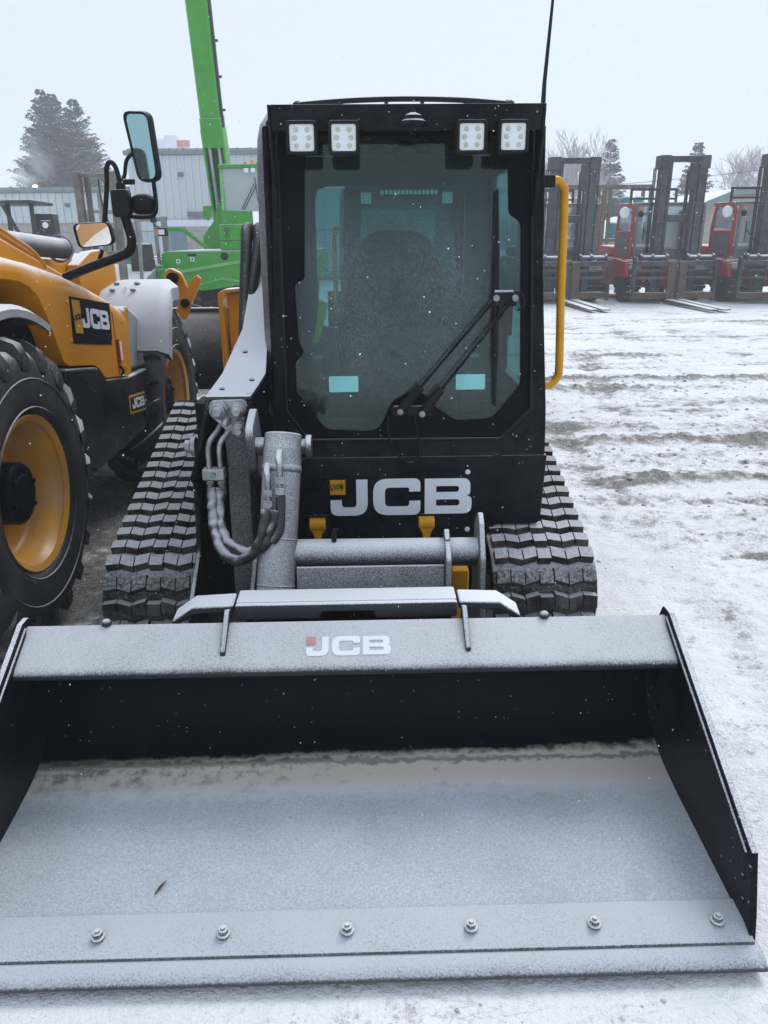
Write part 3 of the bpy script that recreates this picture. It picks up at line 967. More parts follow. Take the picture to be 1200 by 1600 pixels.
def cab_parts(root, full=True):
    """cab shell, glazing, roof and furniture; used for both track loaders"""
    lean = math.atan(0.05)
    PF = Matrix.Translation((0, FY(0), 0)) @ Matrix.Rotation(PI / 2 - lean, 4, 'X')      # front plane
    gl = rpoly([(-0.246, 2.02), (-0.258, 0.995, .015), (-0.172, 0.872, .015), (0.608, 0.868, .015), (0.729, 0.992, .015), (0.690, 2.02)], 2)
    out = [(-0.262, 2.06), (-0.275, 1.75), (-0.305, 0.99), (-0.315, 0.80), (0.795, 0.80), (0.79, 0.99), (0.712, 2.06)]
    # match point counts for the frame
    def dense(poly, n=64):
        P = [Vector(p) for p in poly]; L_ = [0]
        for i in range(len(P)):
            L_.append(L_[-1] + (P[(i + 1) % len(P)] - P[i]).length)
        o_ = []
        for k in range(n):
            d = L_[-1] * k / n
            i = max(j for j in range(len(P)) if L_[j] <= d + 1e-9)
            f = (d - L_[i]) / max(1e-9, L_[i + 1] - L_[i])
            q = P[i].lerp(P[(i + 1) % len(P)], f); o_.append((q.x, q.y))
        return o_
    def flatM(mbx):
        return mbx.warp(lambda p: Vector((p.x, FY(p.z) + p.y, p.z)))
    fr = flat_shape('cab_front_frame', [out, gl], m_black, root, PF @ Matrix.Translation((0, 0, -0.02)), 0.05)
    cab = fr
    # raised gasket round the pane
    gpts = [Vector((x, FY(z) - 0.008, z)) for x, z in gl]
    MB().tube(gpts + [gpts[0]], 0.007, 6).build('pane_gasket', m_dark, cab)
    # pane and its painted border
    pane = flat_shape('windscreen', [[(x * 0.998, z) for x, z in gl]], m_screen, cab, PF @ Matrix.Translation((0, 0, -0.012)), 0.004)
    clear = rpoly([(-0.146, 2.0), (-0.166, 1.50, .02), (-0.205, 1.485, .03), (-0.198, 1.265, .03), (-0.178, 1.225, .02), (-0.213, 1.185, .02), (-0.216, 1.07, .04), (-0.100, 0.915, .06), (0.11, 0.905, .06),
                   (0.17, 1.03, .06), (0.225, 1.058, .04), (0.295, 1.058, .04), (0.345, 1.0, .05), (0.43, 0.945, .06), (0.575, 0.953, .06), (0.683, 1.087, .05),
                   (0.66, 1.70, .04), (0.612, 1.73, .03), (0.597, 2.0)], 4)
    flat_shape('windscreen_border', [[(x * 0.997, z) for x, z in gl], clear], m_blackdry, cab, PF @ Matrix.Translation((0, 0, -0.0075)), 0.002)
    # lower front panel
    low = rpoly([(-0.315, 0.798), (-0.335, 0.44), (0.555, 0.44, .02), (0.60, 0.50, .02), (0.79, 0.50, .03), (0.806, 0.798)], 3)
    pnl = flatM(MB().prism(low, 'y', -0.004, 0.05)).build('front_panel', m_black, root, 0.006)
    # sides
    for s, xa, xb in ((-1, -0.325, -0.297), (1, 0.765, 0.800)):
        lo_ = MB().prism([(1.745, 0.44), (3.05, 0.44), (3.05, 1.02), (1.765, 1.02)], 'x', xa, xb)
        def lean_x(p, s=s):
            k = (p.z - 0.44) / 1.6
            return Vector((p.x + (0.02 if s < 0 else -0.055) * k, p.y, p.z))
        lo_.warp(lean_x).build('side_panel', m_black, root, 0.01)
        for y0, y1 in ((1.765, 1.86), (2.95, 3.05)):
            MB().prism([(y0, 1.021), (y1, 1.021), (y1 + 0.03, 2.04), (y0 + 0.03, 2.04)], 'x', xa, xb).warp(lean_x).build('pillar', m_black, root, 0.012)
        MB().prism([(1.885, 1.93), (2.975, 1.93), (2.975, 2.04), (1.895, 2.04)], 'x', xa, xb).warp(lean_x).build('roof_rail', m_black, root, 0.008)
        MB().prism([(1.862, 1.022), (2.948, 1.022), (2.972, 1.928), (1.888, 1.928)], 'x', xa + 0.012, xa + 0.016).warp(lean_x).build('side_window', m_pane, root)
    # rounded flank behind the left pillar, carrying snow
    mb = MB()
    rings = []
    for z_, e in ((0.95, 0.014), (1.3, .014), (1.7, .010), (1.92, 0.004), (2.0, -.002), (2.05, -.014), (2.085, -.040)):
        rings.append([Vector((-0.300 - e, 1.80, z_)), Vector((-0.322 - e, 1.83, z_)), Vector((-0.337 - e, 1.90, z_)), Vector((-0.340 - e, 2.0, z_)), Vector((-0.330 - e, 2.08, z_)), Vector((-0.295 - e, 2.10, z_))])
    mb.loft(rings).build('flank_guard', m_frosted, root)
    # rear wall with window
    o_ = rrect(-0.318, 0.762, 0.44, 2.04, 0.02, 2); i_ = rrect(-0.19, 0.60, 1.18, 1.90, 0.06, 2)
    MB().ring(o_, i_, 'y', 3.0, 3.05).build('rear_wall', m_interior, root)
    MB().box(-0.188, 0.598, 3.02, 3.024, 1.185, 1.895).build('rear_window', m_pane, root)
    MB().box(-0.316, 0.762, 1.76, 3.0, 0.442, 0.50).build('cab_floor', m_interior, root)
    MB().prism([(1.80, 0.50), (1.80, 0.95), (1.98, 0.80), (2.02, 0.50)], 'x', -0.31, 0.75).build('dash', m_interior, root, 0.02)
    # roof with visor
    rf = MB().prism(rpoly([(1.64, 2.045), (1.64, 2.078, .01), (2.90, 2.115, .05), (3.08, 2.09, .04), (3.08, 2.045)]), 'x', -0.262, 0.708)
    rf.warp(lambda p: Vector((0.223 + (p.x - 0.223) * (1 + 0.10 * min(1, (p.y - 1.64) / 0.5)), p.y, p.z))).build('roof', m_black, root, 0.012)
    vis = MB().prism([(1.640, 2.0), (1.652, 2.0), (1.652, 2.082), (1.640, 2.082)], 'x', -0.250, 0.694)
    vis.warp(lambda p: Vector((p.x, p.y - (p.z - 2.0) * 0.1, p.z))).build('visor', m_black, root, 0.002)
    for s, xa, xb in ((-1, -0.262, -0.251), (1, 0.695, 0.706)):
        MB().prism([(1.629, 2.082), (1.74, 2.082), (1.752, 1.72), (1.735, 1.72), (1.640, 1.98)], 'x', xa, xb).build('visor_cheek', m_black, root, 0.003)
    # roof rails
    mb = MB()
    mb.tube([(-0.20, 2.0, 2.132), (0.0, 1.97, 2.142), (0.23, 1.96, 2.146), (0.46, 1.97, 2.142), (0.65, 2.0, 2.132)], 0.010, 8, 5)
    mb.tube([(-0.20, 2.75, 2.160), (0.23, 2.75, 2.175), (0.65, 2.75, 2.160)], 0.010, 8, 4)
    for x_ in (-0.18, -0.02, 0.16, 0.30, 0.48, 0.63):
        mb.tube([(x_, 2.0, 2.14), (x_, 2.75, 2.165)], 0.008, 6)
    mb.build('roof_grille', m_dark, root)
    for x_ in (-0.185, -0.02, 0.47, 0.64):
        MB().lathe([(0, 0), (0.014, 0), (0.014, 0.02), (0.008, 0.026), (0, 0.03)], (x_, 1.975, 2.115), (0, 0, 1), 10).build('roof_stud', m_dark, root)
    # seat
    rings = []
    for z_, w_, y_, d_ in ((0.62, 0.24, 2.42, 0.07), (0.9, 0.30, 2.45, 0.08), (1.2, 0.29, 2.50, 0.08), (1.40, 0.25, 2.55, 0.07), (1.56, 0.20, 2.58, 0.055), (1.645, 0.16, 2.595, 0.04), (1.68, 0.09, 2.60, 0.02)):
        rings.append([Vector((0.215 + w_ * math.copysign(abs(math.cos(a)) ** 0.6, math.cos(a)), y_ + d_ * math.sin(a), z_)) for a in [2 * PI * k / 20 for k in range(20)]])
    MB().loft(rings).build('seat_back', m_seat, root)
    MB().prism(rrect(-0.03, 0.46, 2.0, 2.45, 0.08), 'z', 0.62, 0.80).build('seat_cushion', m_seat, root, 0.03)
    for x_ in (-0.15, 0.53):
        MB().prism(rrect(x_ - 0.05, x_ + 0.05, 2.05, 2.5, 0.04), 'z', 0.90, 1.0).build('armrest', m_seat, root, 0.02)
        MB().tube([(x_, 2.08, 0.99), (x_, 2.06, 1.10), (x_, 2.05, 1.16)], [0.018, 0.02, 0.03], 10, 3).build('joystick', m_dark, root)
    MB().box(0.50, 0.74, 2.3, 2.95, 1.0, 1.36).build('side_console', m_seat, root, 0.05)
    return cab, pnl, PF


cab, panel, PF = cab_parts(loader)


def lamp(root, x, y, z, s=0.106):
    h = s / 2
    o = MB().prism(rrect(x - h, x + h, z - h, z + h, 0.014), 'y', y, y + 0.05).build('work_lamp', m_dark, root, 0.004)
    i = h * 0.80
    MB().ring(rrect(x - h, x + h, z - h, z + h, 0.014), rrect(x - i, x + i, z - i, z + i, 0.008), 'y', y - 0.012, y - 0.0005).build('lamp_rim', m_dark, o, 0.003)
    MB().prism(rrect(x - i * .985, x + i * .985, z - i * .985, z + i * .985, 0.008), 'y', y - 0.004, y - 0.001).build('lens', m_lens, o)
    for a in range(3):
        for b_ in (-1, 1):
            xx = x + b_ * (0.36 if a != 1 else 0.46) * h * (1 if a != 1 else 1); zz = z + (a - 1) * 0.47 * h
            MB().lathe([(0.0001, 0), (0.0085, 0), (0.007, 0.003), (0.0001, 0.004)], (xx, y - 0.0045, zz), (0, -1, 0), 10).build('diode', m_led, o)
    MB().box(x - 0.012, x + 0.012, y + 0.051, y + 0.09, z - 0.01, z + 0.075).build('lamp_bracket', m_dark, o)
    return o


for x_ in (-0.143, 0.001, 0.442, 0.586):
    lamp(loader, x_, 1.585, 1.972)
# rain dome in the middle of the visor
mb = MB(); mb.lathe([(0, 0), (0.045, 0), (0.045, 0.012), (0.035, 0.018), (0.032, 0.03), (0.01, 0.04), (0.006, 0.052), (0, 0.053)], (0.240, 1.60, 2.010), (0, 0, 1), 20)
dome = mb.build('visor_dome', m_black, loader)
MB().box(0.20, 0.28, 1.60, 1.66, 2.02, 2.035).build('dome_bracket', m_dark, dome)
# dark flattened disc behind the top of the windscreen
MB().ball((0.225, 1.86, 1.955), 0.048, 0.02, 0.04).build('cab_disc', m_dark, loader)
# lettering and small things on the front panel
sign(panel, PF @ Matrix.Translation((0, 0, 0.0085)), -0.092, 0.551, 0.155, m_white, m_yellowclean, m_dark)
for x_, z_ in ((0.479, 0.731), (0.482, 0.482)):
    MB().lathe([(0, 0), (0.011, 0), (0.009, 0.005), (0, 0.006)], (x_, FY(z_) - 0.006, z_), (0, -1, 0), 12).build('panel_plug', m_white, panel)
MB().lathe([(0.030, 0), (0.030, 0.0015), (0.001, 0.002)], (0.60, FY(0.78) - 0.0055, 0.775), (0, -1, 0), 20).build('panel_cap', m_black, panel)
for x_ in (-0.147, 0.306):
    rec = MB().box(x_ - 0.042, x_ + 0.045, FY(0.5) - 0.006, FY(0.5) - 0.0048, 0.445, 0.555).build('tie_down_recess', m_dark, loader)
    m_ = MB()
    m_.cyl((x_ - 0.033, 1.66, 0.527), (x_ + 0.033, 1.66, 0.527), 0.026, seg=20)
    m_.prism([(x_ - 0.033, 0.515), (x_ + 0.033, 0.515), (x_ + 0.016, 0.48), (x_ + 0.014, 0.41), (x_ - 0.014, 0.41), (x_ - 0.016, 0.48)], 'y', 1.645, 1.675)
    m_.build('tie_down', m_yellowclean, rec, 0.004)
for (x0, z0), (x1, z1) in (((-0.084, 1.066), (0.033, 1.129)), ((0.424, 1.07), (0.542, 1.131))):
    flat_shape('sticker', [rrect(x0, x1, z0, z1, 0.006)], m_sticker, cab, PF @ Matrix.Translation((0, 0, -0.0055)), 0.001)
# seat belts and tag seen through the glass
MB().prism(rpoly([(-0.222, 1.16, .01), (-0.195, 1.165, .01), (-0.178, 1.06, .01), (-0.205, 1.055, .01)]), 'y', 1.83, 1.836).build('seat_belt', m_belt, loader)
MB().box(0.64, 0.672, 1.90, 1.905, 1.26, 1.38).build('seat_belt', m_belt, loader)
MB().prism(rpoly([(-0.15, 1.24, .01), (-0.125, 1.25, .01), (-0.10, 1.33, .02), (-0.085, 1.40, .01), (-0.12, 1.415, .01), (-0.13, 1.34, .03)]), 'y', 1.86, 1.864).build('warning_tag', m_hivis, loader)
# wiper
wb = MB().prism(rrect(0.165, 0.335, 0.972, 1.012, 0.018), 'y', FY(0.99) - 0.035, FY(0.99) - 0.008).build('wiper', m_dark, loader, 0.005)
hx, hz = 0.604, 1.425
for (xa, za), (xb, zb) in (((0.198, 0.995), (hx - 0.036, hz)), ((0.285, 0.985), (hx + 0.036, hz))):
    ya, yb = FY(za) - 0.045, FY(zb) - 0.035
    A_, B_ = Vector((xa, ya, za)), Vector((xb, yb, zb))
    MB().tube([A_, A_.lerp(B_, 0.22)], [0.020, 0.016], 10).build('wiper_arm_foot', m_dark, wb)
    MB().bar(A_.lerp(B_, 0.05), B_, 0.016, 0.010).build('wiper_arm', m_black, wb, 0.002)
    for q in (0.0, 1.0):
        MB().lathe([(0, 0), (0.013, 0), (0.012, 0.008), (0, 0.011)], A_.lerp(B_, q) + Vector((0, -0.012, 0)), (0, -1, 0), 10).build('wiper_pivot', m_zinc, wb)
MB().prism(rrect(hx - 0.047, hx + 0.047, hz - 0.032, hz + 0.018, 0.008), 'y', FY(hz) - 0.034, FY(hz) - 0.022).build('wiper_head', m_dark, wb, 0.003)
MB().cyl((hx - 0.042, FY(hz) - 0.035, hz + 0.022), (hx + 0.03, FY(hz) - 0.035, hz + 0.022), 0.007, seg=8).build('wiper_spray_bar', m_frostlight, wb)
bl = [(0.563 + (1.812 - z_) * 0.02, FY(z_) - 0.02, z_) for z_ in (1.812, 1.6, 1.425, 1.2, 1.005)]
MB().tube(bl, [0.006, 0.011, 0.011, 0.010, 0.006], 6).build('wiper_blade', m_dark, wb)
MB().bar(bl[1], bl[3], 0.022, 0.014).build('blade_carrier', m_dark, wb, 0.003)
MB().tube([(hx + 0.03, FY(1.45) - 0.035, 1.447), (hx + 0.065, FY(1.45) - 0.035, 1.44), (hx + 0.075, FY(1.4) - 0.03, 1.40), (hx + 0.05, FY(1.38) - 0.025, 1.375)], 0.004, 6, 5).build('washer_hose', m_dark, wb)
MB().tube([(0.15, FY(0.95) - 0.015, 0.965), (0.15, FY(0.9) - 0.02, 0.90), (0.18, FY(0.85) - 0.02, 0.82), (0.235, FY(0.78) - 0.012, 0.775), (0.275, FY(0.8) - 0.012, 0.80), (0.272, FY(0.88) - 0.02, 0.88), (0.255, FY(0.95) - 0.02, 0.965)],
          0.004, 6, 6).build('washer_hose', m_dark, wb)
# grab handle, antenna
gh = MB().tube([(0.765, 1.86, 1.845), (0.815, 1.88, 1.850), (0.842, 1.89, 1.828), (0.852, 1.89, 1.78), (0.862, 1.89, 1.45), (0.876, 1.89, 1.13), (0.868, 1.89, 1.085), (0.845, 1.88, 1.060), (0.79, 1.86, 1.052)],
                0.0172, 14, 7).build('grab_handle', m_yellowclean, loader)
for z_ in (1.848, 1.052):
    MB().prism(rrect(0.755, 0.802, z_ - 0.025, z_ + 0.02, 0.008), 'y', 1.84, 1.885).build('handle_foot', m_dark, gh, 0.004)
an = MB().tube([(0.752, 1.95, 1.95), (0.762, 1.96, 2.06), (0.765, 1.97, 2.20), (0.80, 2.0, 2.75)], [0.012, 0.011, 0.008, 0.003], 8).build('antenna', m_dark, loader)
MB().ball((0.755, 1.955, 2.06), 0.016).build('antenna_ball', m_dark, an)
MB().box(0.796, 0.812, 1.86, 1.90, 0.965, 0.995).build('marker_clip', paint('teal_clip', (0.02, 0.35, 0.25), 0.5), loader, 0.003)
# body behind and under the cab
MB().box(-0.50, 0.50, 1.62, 4.1, 0.18, 0.436).build('chassis', m_blackdry, loader, 0.02)
MB().prism(rpoly([(3.06, 0.44), (3.06, 1.12), (4.0, 1.05, .1), (4.15, 0.9, .08), (4.15, 0.44)]), 'x', -0.52, 0.52).build('engine_hood', m_black, loader, 0.02)


# ---- tracks
def hull_path(circles, step):
    """belt line round circles (y, z, r), as points with outward normals"""
    pts = []
    for k in range(720):
        a = 2 * PI * k / 720
        n = Vector((math.cos(a), math.sin(a)))
        best = max(circles, key=lambda c: c[0] * n.x + c[1] * n.y + c[2])
        pts.append(Vector((best[0], best[1])) + n * best[2])
    L_ = [0]
    for i in range(len(pts)):
        L_.append(L_[-1] + (pts[(i + 1) % len(pts)] - pts[i]).length)
    n = int(round(L_[-1] / step))
    out = []
    for k in range(n):
        d = L_[-1] * k / n
        i = max(j for j in range(len(pts)) if L_[j] <= d + 1e-9)
        f = (d - L_[i]) / max(1e-9, L_[i + 1] - L_[i])
        p = pts[i].lerp(pts[(i + 1) % len(pts)], f)
        q = pts[i].lerp(pts[(i + 1) % len(pts)], min(1, f + 0.01))
        out.append(p)
    return out


CIRC = [(1.640, 0.235, 0.200), (2.90, 0.545, 0.225), (3.02, 0.235, 0.200)]
belt_pts = hull_path(CIRC, 0.0445)
if len(belt_pts) % 2:
    belt_pts = hull_path(CIRC, 0.0452)
NB = len(belt_pts)


def belt_frame(i):
    p = belt_pts[i]
    t_ = (belt_pts[(i + 1) % NB] - belt_pts[i - 1]).normalized()
    n_ = Vector((t_.y, -t_.x))
    c_ = Vector((2.4, 0.35))
    if (p - c_).dot(n_) < 0:
        n_ = -n_
    return p, t_, n_


lug = MB()
W = 0.405
NBL = 7

for b_ in range(NBL):
    x0 = -W / 2 + W * b_ / NBL + 0.0025; x1 = -W / 2 + W * (b_ + 1) / NBL - 0.0025
    z0 = z1 = 0.002 if b_ % 2 else -0.002
    tilt = (-0.003, 0.008, -0.008, 0.0, 0.008, -0.008, 0.003)[b_]
    vs = []
    for h_, g_ in ((-0.004, 0.0295), (0.032, 0.0245)):
        vs += [Vector((x0, z0 - g_ - tilt, h_)), Vector((x1, z1 - g_ + tilt, h_)), Vector((x1, z1 + g_ + tilt, h_)), Vector((x0, z0 + g_ - tilt, h_))]
    lug.add(vs, [(3, 2, 1, 0), (4, 5, 6, 7), (0, 1, 5, 4), (1, 2, 6, 5), (2, 3, 7, 6), (3, 0, 4, 7)])
lug0 = None


def track(root, cx, lugs=True):
    global lug0
    rings = []
    for i in range(NB):
        p, t_, n_ = belt_frame(i)
        r_ = []
        for x_, h_ in ((-W / 2 - 0.008, -0.006), (-W / 2, 0.0), (W / 2, 0.0), (W / 2 + 0.008, -0.006), (W / 2, -0.035), (-W / 2, -0.035)):
            q = p + n_ * h_
            r_.append(Vector((cx + x_, q.x, q.y)))
        rings.append(r_)
    mb = MB()
    mb.loft(rings + [rings[0]], caps=False)
    belt = mb.build('track_belt', m_trackrub, root, angle=50)
    if lugs:
        for i in range(0, NB, 2):
            p, t_, n_ = belt_frame(i)
            X = Vector((1, 0, 0)); Y = Vector((0, t_.x, t_.y)); Z = Vector((0, n_.x, n_.y))
            if X.cross(Y).dot(Z) < 0:
                X = -X
            Mx = Matrix(((X.x, Y.x, Z.x, cx), (X.y, Y.y, Z.y, p.x), (X.z, Y.z, Z.z, p.y), (0, 0, 0, 1)))
            if lug0 is None:
                lug0 = lug.build('track_lug', m_trackrub, belt); lug0.matrix_local = Mx
            else:
                put(lug0, 'track_lug', belt, Mx)
    for k, (y_, z_, r_) in enumerate(CIRC):
        MB().lathe([(0, -0.12), (r_ - 0.09, -0.12), (r_ - 0.06, -0.14), (r_ - 0.042, -0.14), (r_ - 0.042, 0.14), (r_ - 0.06, 0.14), (r_ - 0.09, 0.12), (0, 0.12)], (cx, y_, z_), (1, 0, 0), 24).build(
            'idler_wheel' if k != 1 else 'drive_sprocket', m_blackdry, belt)
    for y_ in (1.95, 2.2, 2.45, 2.7):
        MB().cyl((cx - 0.13, y_, 0.115), (cx + 0.13, y_, 0.115), 0.078, seg=18).build('road_wheel', m_blackdry, belt)
    MB().prism([(1.70, 0.20), (2.95, 0.20), (2.85, 0.50), (1.75, 0.30)], 'x', cx - 0.10, cx + 0.10).build('track_frame', m_blackdry, belt, 0.01)
    return belt


track(loader, -0.79)
track(loader, 0.775)

# ------------------------------------------------------------------ second loader parked behind, seen through the cab glass
back = thing('track_loader', 'second loader parked behind, seen only through the front cab glass', 'track loader', (OX + 0.12, OY + 4.0, 0), R(1.5))
cab2, panel2, _ = cab_parts(back, False)
for x_ in (-0.11, 0.57):
    lamp(back, x_, 1.585, 1.955, 0.11)
lb = MB().box(0.0, 0.50, 1.59, 1.63, 1.975, 2.02).build('light_bar', m_dark, back, 0.004)
for k in range(14):
    MB().box(0.012 + k * 0.0345, 0.038 + k * 0.0345, 1.584, 1.589, 1.982, 2.013).build('light_cell', m_lens, lb)
for x_ in (-0.36, 0.84):
    MB().tube([(x_ - math.copysign(0.05, x_), 1.85, 1.72), (x_, 1.84, 1.72), (x_ + math.copysign(0.03, x_), 1.84, 1.66), (x_ + math.copysign(0.03, x_), 1.84, 1.05), (x_, 1.85, 1.0)], 0.021, 10, 5).build('grab_handle', m_yellowclean, back)
mr = MB().ball((0.78, 1.70, 1.70), 0.085, 0.03, 0.11).build('mirror', m_dark, back)
MB().tube([(0.78, 1.70, 1.64), (0.82, 1.75, 1.5), (0.79, 1.8, 1.4)], 0.012, 6, 3).build('mirror_stalk', m_dark, mr)
MB().box(-0.50, 0.50, 1.62, 4.1, 0.18, 0.436).build('chassis', m_blackdry, back, 0.02)
MB().prism(rpoly([(3.06, 0.44), (3.06, 1.12), (4.0, 1.05, .1), (4.15, 0.9, .08), (4.15, 0.44)]), 'x', -0.52, 0.52).build('engine_hood', m_black, back, 0.02)
track(back, -0.79, False)
track(back, 0.775, False)

# ------------------------------------------------------------------ yellow telehandler on the left
m_plastic = paint('grey_plastic', (0.06, 0.065, 0.072), 0.6, amt=0.80, lo=-0.55, hi=0.75, grain=0.5, fine=200, bump=0.3)
m_tyre = paint('tyre_rubber', (0.012, 0.0125, 0.014), 0.75, amt=0.75, lo=0.40, hi=0.95, grain=0.6, speck=0.12, sscale=75, bump=0.5, grime=(0.10, 0.095, 0.09), gamt=0.3, gscale=6)
m_rim = paint('rim_yellow', (0.60, 0.27, 0.012), 0.4, speck=0.04, sscale=60, wear=0.1, grime=(0.30, 0.24, 0.18), gamt=0.45, gscale=3.5)
m_mirror = NT('mirror_glass')
_b = m_mirror.new('BsdfPrincipled'); _b.inputs['Metallic'].default_value = 1; _b.inputs['Roughness'].default_value = 0.03
_b.inputs['Base Color'].default_value = (0.80, 0.84, 0.86, 1)
m_mirror.link(_b.outputs[0], m_mirror.out.inputs['Surface']); m_mirror = m_mirror.m
TX, TY = -2.35, 4.2
tele = thing('telehandler', 'yellow and black telehandler with big tyres standing left of the track loader', 'telehandler', (TX, TY, 0), 0, world_coords=True)


def lug_mesh(s, R0):
    """one chevron bar from the middle of the tread out over the shoulder, at the top of the wheel"""
    mb = MB()
    rings = []
    for f, r_, w_ in ((0.0, R0 - 0.005, 0.030), (0.35, R0, 0.032), (0.75, R0 - 0.004, 0.034), (0.97, R0 - 0.03, 0.036), (1.08, R0 - 0.085, 0.030)):
        x_ = s * 0.20 * f
        a0 = 0.24 * f
        ring = []
        for dw, dh in ((-1, -0.045), (1, -0.045), (0.8, 0.0), (-0.8, 0.0)):
            a = a0 + dw * w_ / r_
            rr = r_ + 0.038 + dh if dh == 0 else r_ - 0.01
            ring.append(Vector((x_, math.sin(a) * rr, math.cos(a) * rr)))
        rings.append(ring)
    return mb.loft(rings)


lug_src = {}


def big_wheel(root, cx, cy, cz, out, R0=0.585, lugs=True):
    """wheel turned about the x axis; out = +1 if the outer face looks to +x"""
    ox, oy, oz = ORIGIN[root.name]
    c = Vector((cx, cy, cz))
    pr = [(0.300, 0.185), (0.325, 0.20), (0.325, 0.19), (0.305, 0.165), (0.285, 0.13), (0.282, 0.06), (0.262, 0.03), (0.20, 0.015), (0.17, 0.03), (0.0, 0.03)]
    w = MB().lathe([(r_, h_ * out) for r_, h_ in pr], c, (1, 0, 0), 48, caps=False).build('wheel', m_rim, root, angle=50)
    hb = [(0.0, 0.031), (0.130, 0.031), (0.130, 0.125), (0.124, 0.135), (0.112, 0.14), (0.08, 0.14), (0.075, 0.15), (0.0, 0.152)]
    MB().lathe([(r_, h_ * out) for r_, h_ in hb], c, (1, 0, 0), 32).build('hub', m_blackdry, w, 0.003)
    for k in range(6):
        a = 2 * PI * k / 6 + 0.3
        p = c + Vector((out * 0.14, math.cos(a) * 0.098, math.sin(a) * 0.098))
        MB().cyl(p, p + Vector((out * 0.012, 0, 0)), 0.011, seg=6).build('hub_bolt', m_blackdry, w)
    q = c + Vector((out * 0.05, 0.10, 0.20))
    MB().box(q.x - 0.02, q.x + 0.02, q.y - 0.03, q.y + 0.03, q.z - 0.012, q.z + 0.012).build('rim_bracket', m_rim, w, 0.004)
    ty = [(0.315, -0.17), (0.345, -0.20), (0.40, -0.215), (0.48, -0.215), (R0 - 0.055, -0.20), (R0 - 0.02, -0.17), (R0, -0.10), (R0 + .003, 0), (R0, 0.10), (R0 - 0.02, 0.17), (R0 - 0.055, 0.20),
          (0.48, 0.215), (0.40, 0.215), (0.345, 0.20), (0.315, 0.17)]
    MB().lathe(ty, c, (1, 0, 0), 64, closed=True).build('tyre', m_tyre, w, angle=60)
    for rr in (0.355, 0.47):
        MB().lathe([(rr - 0.004, 0.2145 * out), (rr, 0.2185 * out), (rr + 0.004, 0.2145 * out)], c, (1, 0, 0), 64, closed=True).build('sidewall_rib', m_tyre, w)
    if lugs:
        for s in (-1, 1):
            for k in range(20):
                Mx = Matrix.Translation((cx - ox, cy - oy, cz - oz)) @ Matrix.Rotation(2 * PI * (k + (0.5 if s > 0 else 0)) / 20, 4, 'X')
                if (s, R0) not in lug_src:
                    o = bpy.data.objects.new('tread_lug', lug_mesh(s, R0).mesh('tread_lug', m_tyre))
                    COL.objects.link(o); o.parent = w; o.matrix_local = Mx; lug_src[(s, R0)] = o
                else:
                    put(lug_src[(s, R0)], 'tread_lug', w, Mx)
    return w


big_wheel(tele, -1.635, 3.03, 0.66, 1, 0.60)
big_wheel(tele, -1.655, 5.42, 0.60, 1)
big_wheel(tele, -3.25, 3.02, 0.655, -1, 0.62)
big_wheel(tele, -3.25, 5.42, 0.60, -1)
# chassis
MB().box(-3.05, -1.90, 2.2, 6.2, 0.45, 0.95).build('chassis', m_blackdry, tele, 0.03)
MB().box(-3.1, -1.85, 2.92, 3.12, 0.52, 0.72).build('axle', m_blackdry, tele, 0.02)
# bonnet
bon = rpoly([(2.2, 1.66, .05), (3.29, 1.600, .4), (3.85, 1.515, .4), (4.45, 1.355, .2), (4.67, 1.265, .05), (4.60, 0.905, .02), (4.545, 0.895), (4.165, 0.945, .02), (4.05, 1.03, .03), (3.675, 1.082, .03),
             (3.60, 1.20, .02), (3.54, 1.32, .05), (3.475, 1.425, .06), (3.36, 1.480, .08), (2.2, 1.56)], 5)
T_TOP = [(2.2, 1.66), (2.8, 1.635), (3.29, 1.600), (3.6, 1.560), (3.85, 1.512), (4.15, 1.440), (4.45, 1.355), (4.67, 1.275)]
T_BOT = [(2.2, 1.56), (3.20, 1.505), (3.32, 1.490), (3.40, 1.465), (3.475, 1.42), (3.54, 1.32), (3.60, 1.20), (3.65, 1.105), (3.70, 1.080), (4.02, 1.036), (4.08, 1.01), (4.165, 0.945), (4.25, 0.932), (4.55, 0.893), (4.60, 0.905), (4.635, 1.08), (4.67, 1.265)]
rings = []
for y_ in sorted(set([round(2.2 + 2.47 * k / 60, 3) for k in range(61)] + [p[0] for p in T_BOT])):
    tz = float(np.interp(y_, *zip(*T_TOP))); bz = float(np.interp(y_, *zip(*T_BOT)))
    o_ = min(0.125, 0.75 * (tz - bz)) if y_ < 4.6 else min(0.125, 0.8 * max(0.004, tz - bz))
    rings.append([Vector((-1.50, y_, bz))] + [Vector((x_, y_, tz - o_ * k)) for x_, k in ((-1.50, 1.0), (-1.502, 0.8), (-1.512, 0.55), (-1.53, 0.34), (-1.56, 0.16), (-1.60, 0.05), (-1.66, 0.0), (-2.02, 0.0))]
                 + [Vector((-2.02, y_, min(bz, tz - 0.005))), Vector((-1.53, y_, min(bz, tz - 0.005) + 0.002))])
bonnet = MB().loft(rings).build('bonnet', m_yellow, tele, angle=50)
MB().box(-2.0, -1.60, 2.25, 3.62, 0.9, 1.36).build('wheel_arch', m_blackdry, tele)
# louvres on the bonnet shoulder
for k in range(6):
    x_ = -1.705 - 0.048 * k
    e = 4.05 + 0.085 * k
    zz = lambda y: 1.735 - 0.285 * (y - 3.5) + 0.004 * k
    pts = [(x_, 2.6, 1.82), (x_, 3.2, zz(3.2)), (x_, e - 0.25, zz(e - 0.25)), (x_, e - 0.08, zz(e - 0.08) - 0.01), (x_ + 0.012, e, zz(e) - 0.055)]
    MB().tube(catmull(pts, 5), 0.013, 6).build('louvre', m_yellow, tele)
MB().prism([(2.6, 1.5), (2.6, 1.785), (3.2, 1.785), (3.85, 1.60), (4.35, 1.46), (4.45, 1.30)], 'x', -2.0, -1.69).build('louvre_tray', m_yellow, tele, 0.02)
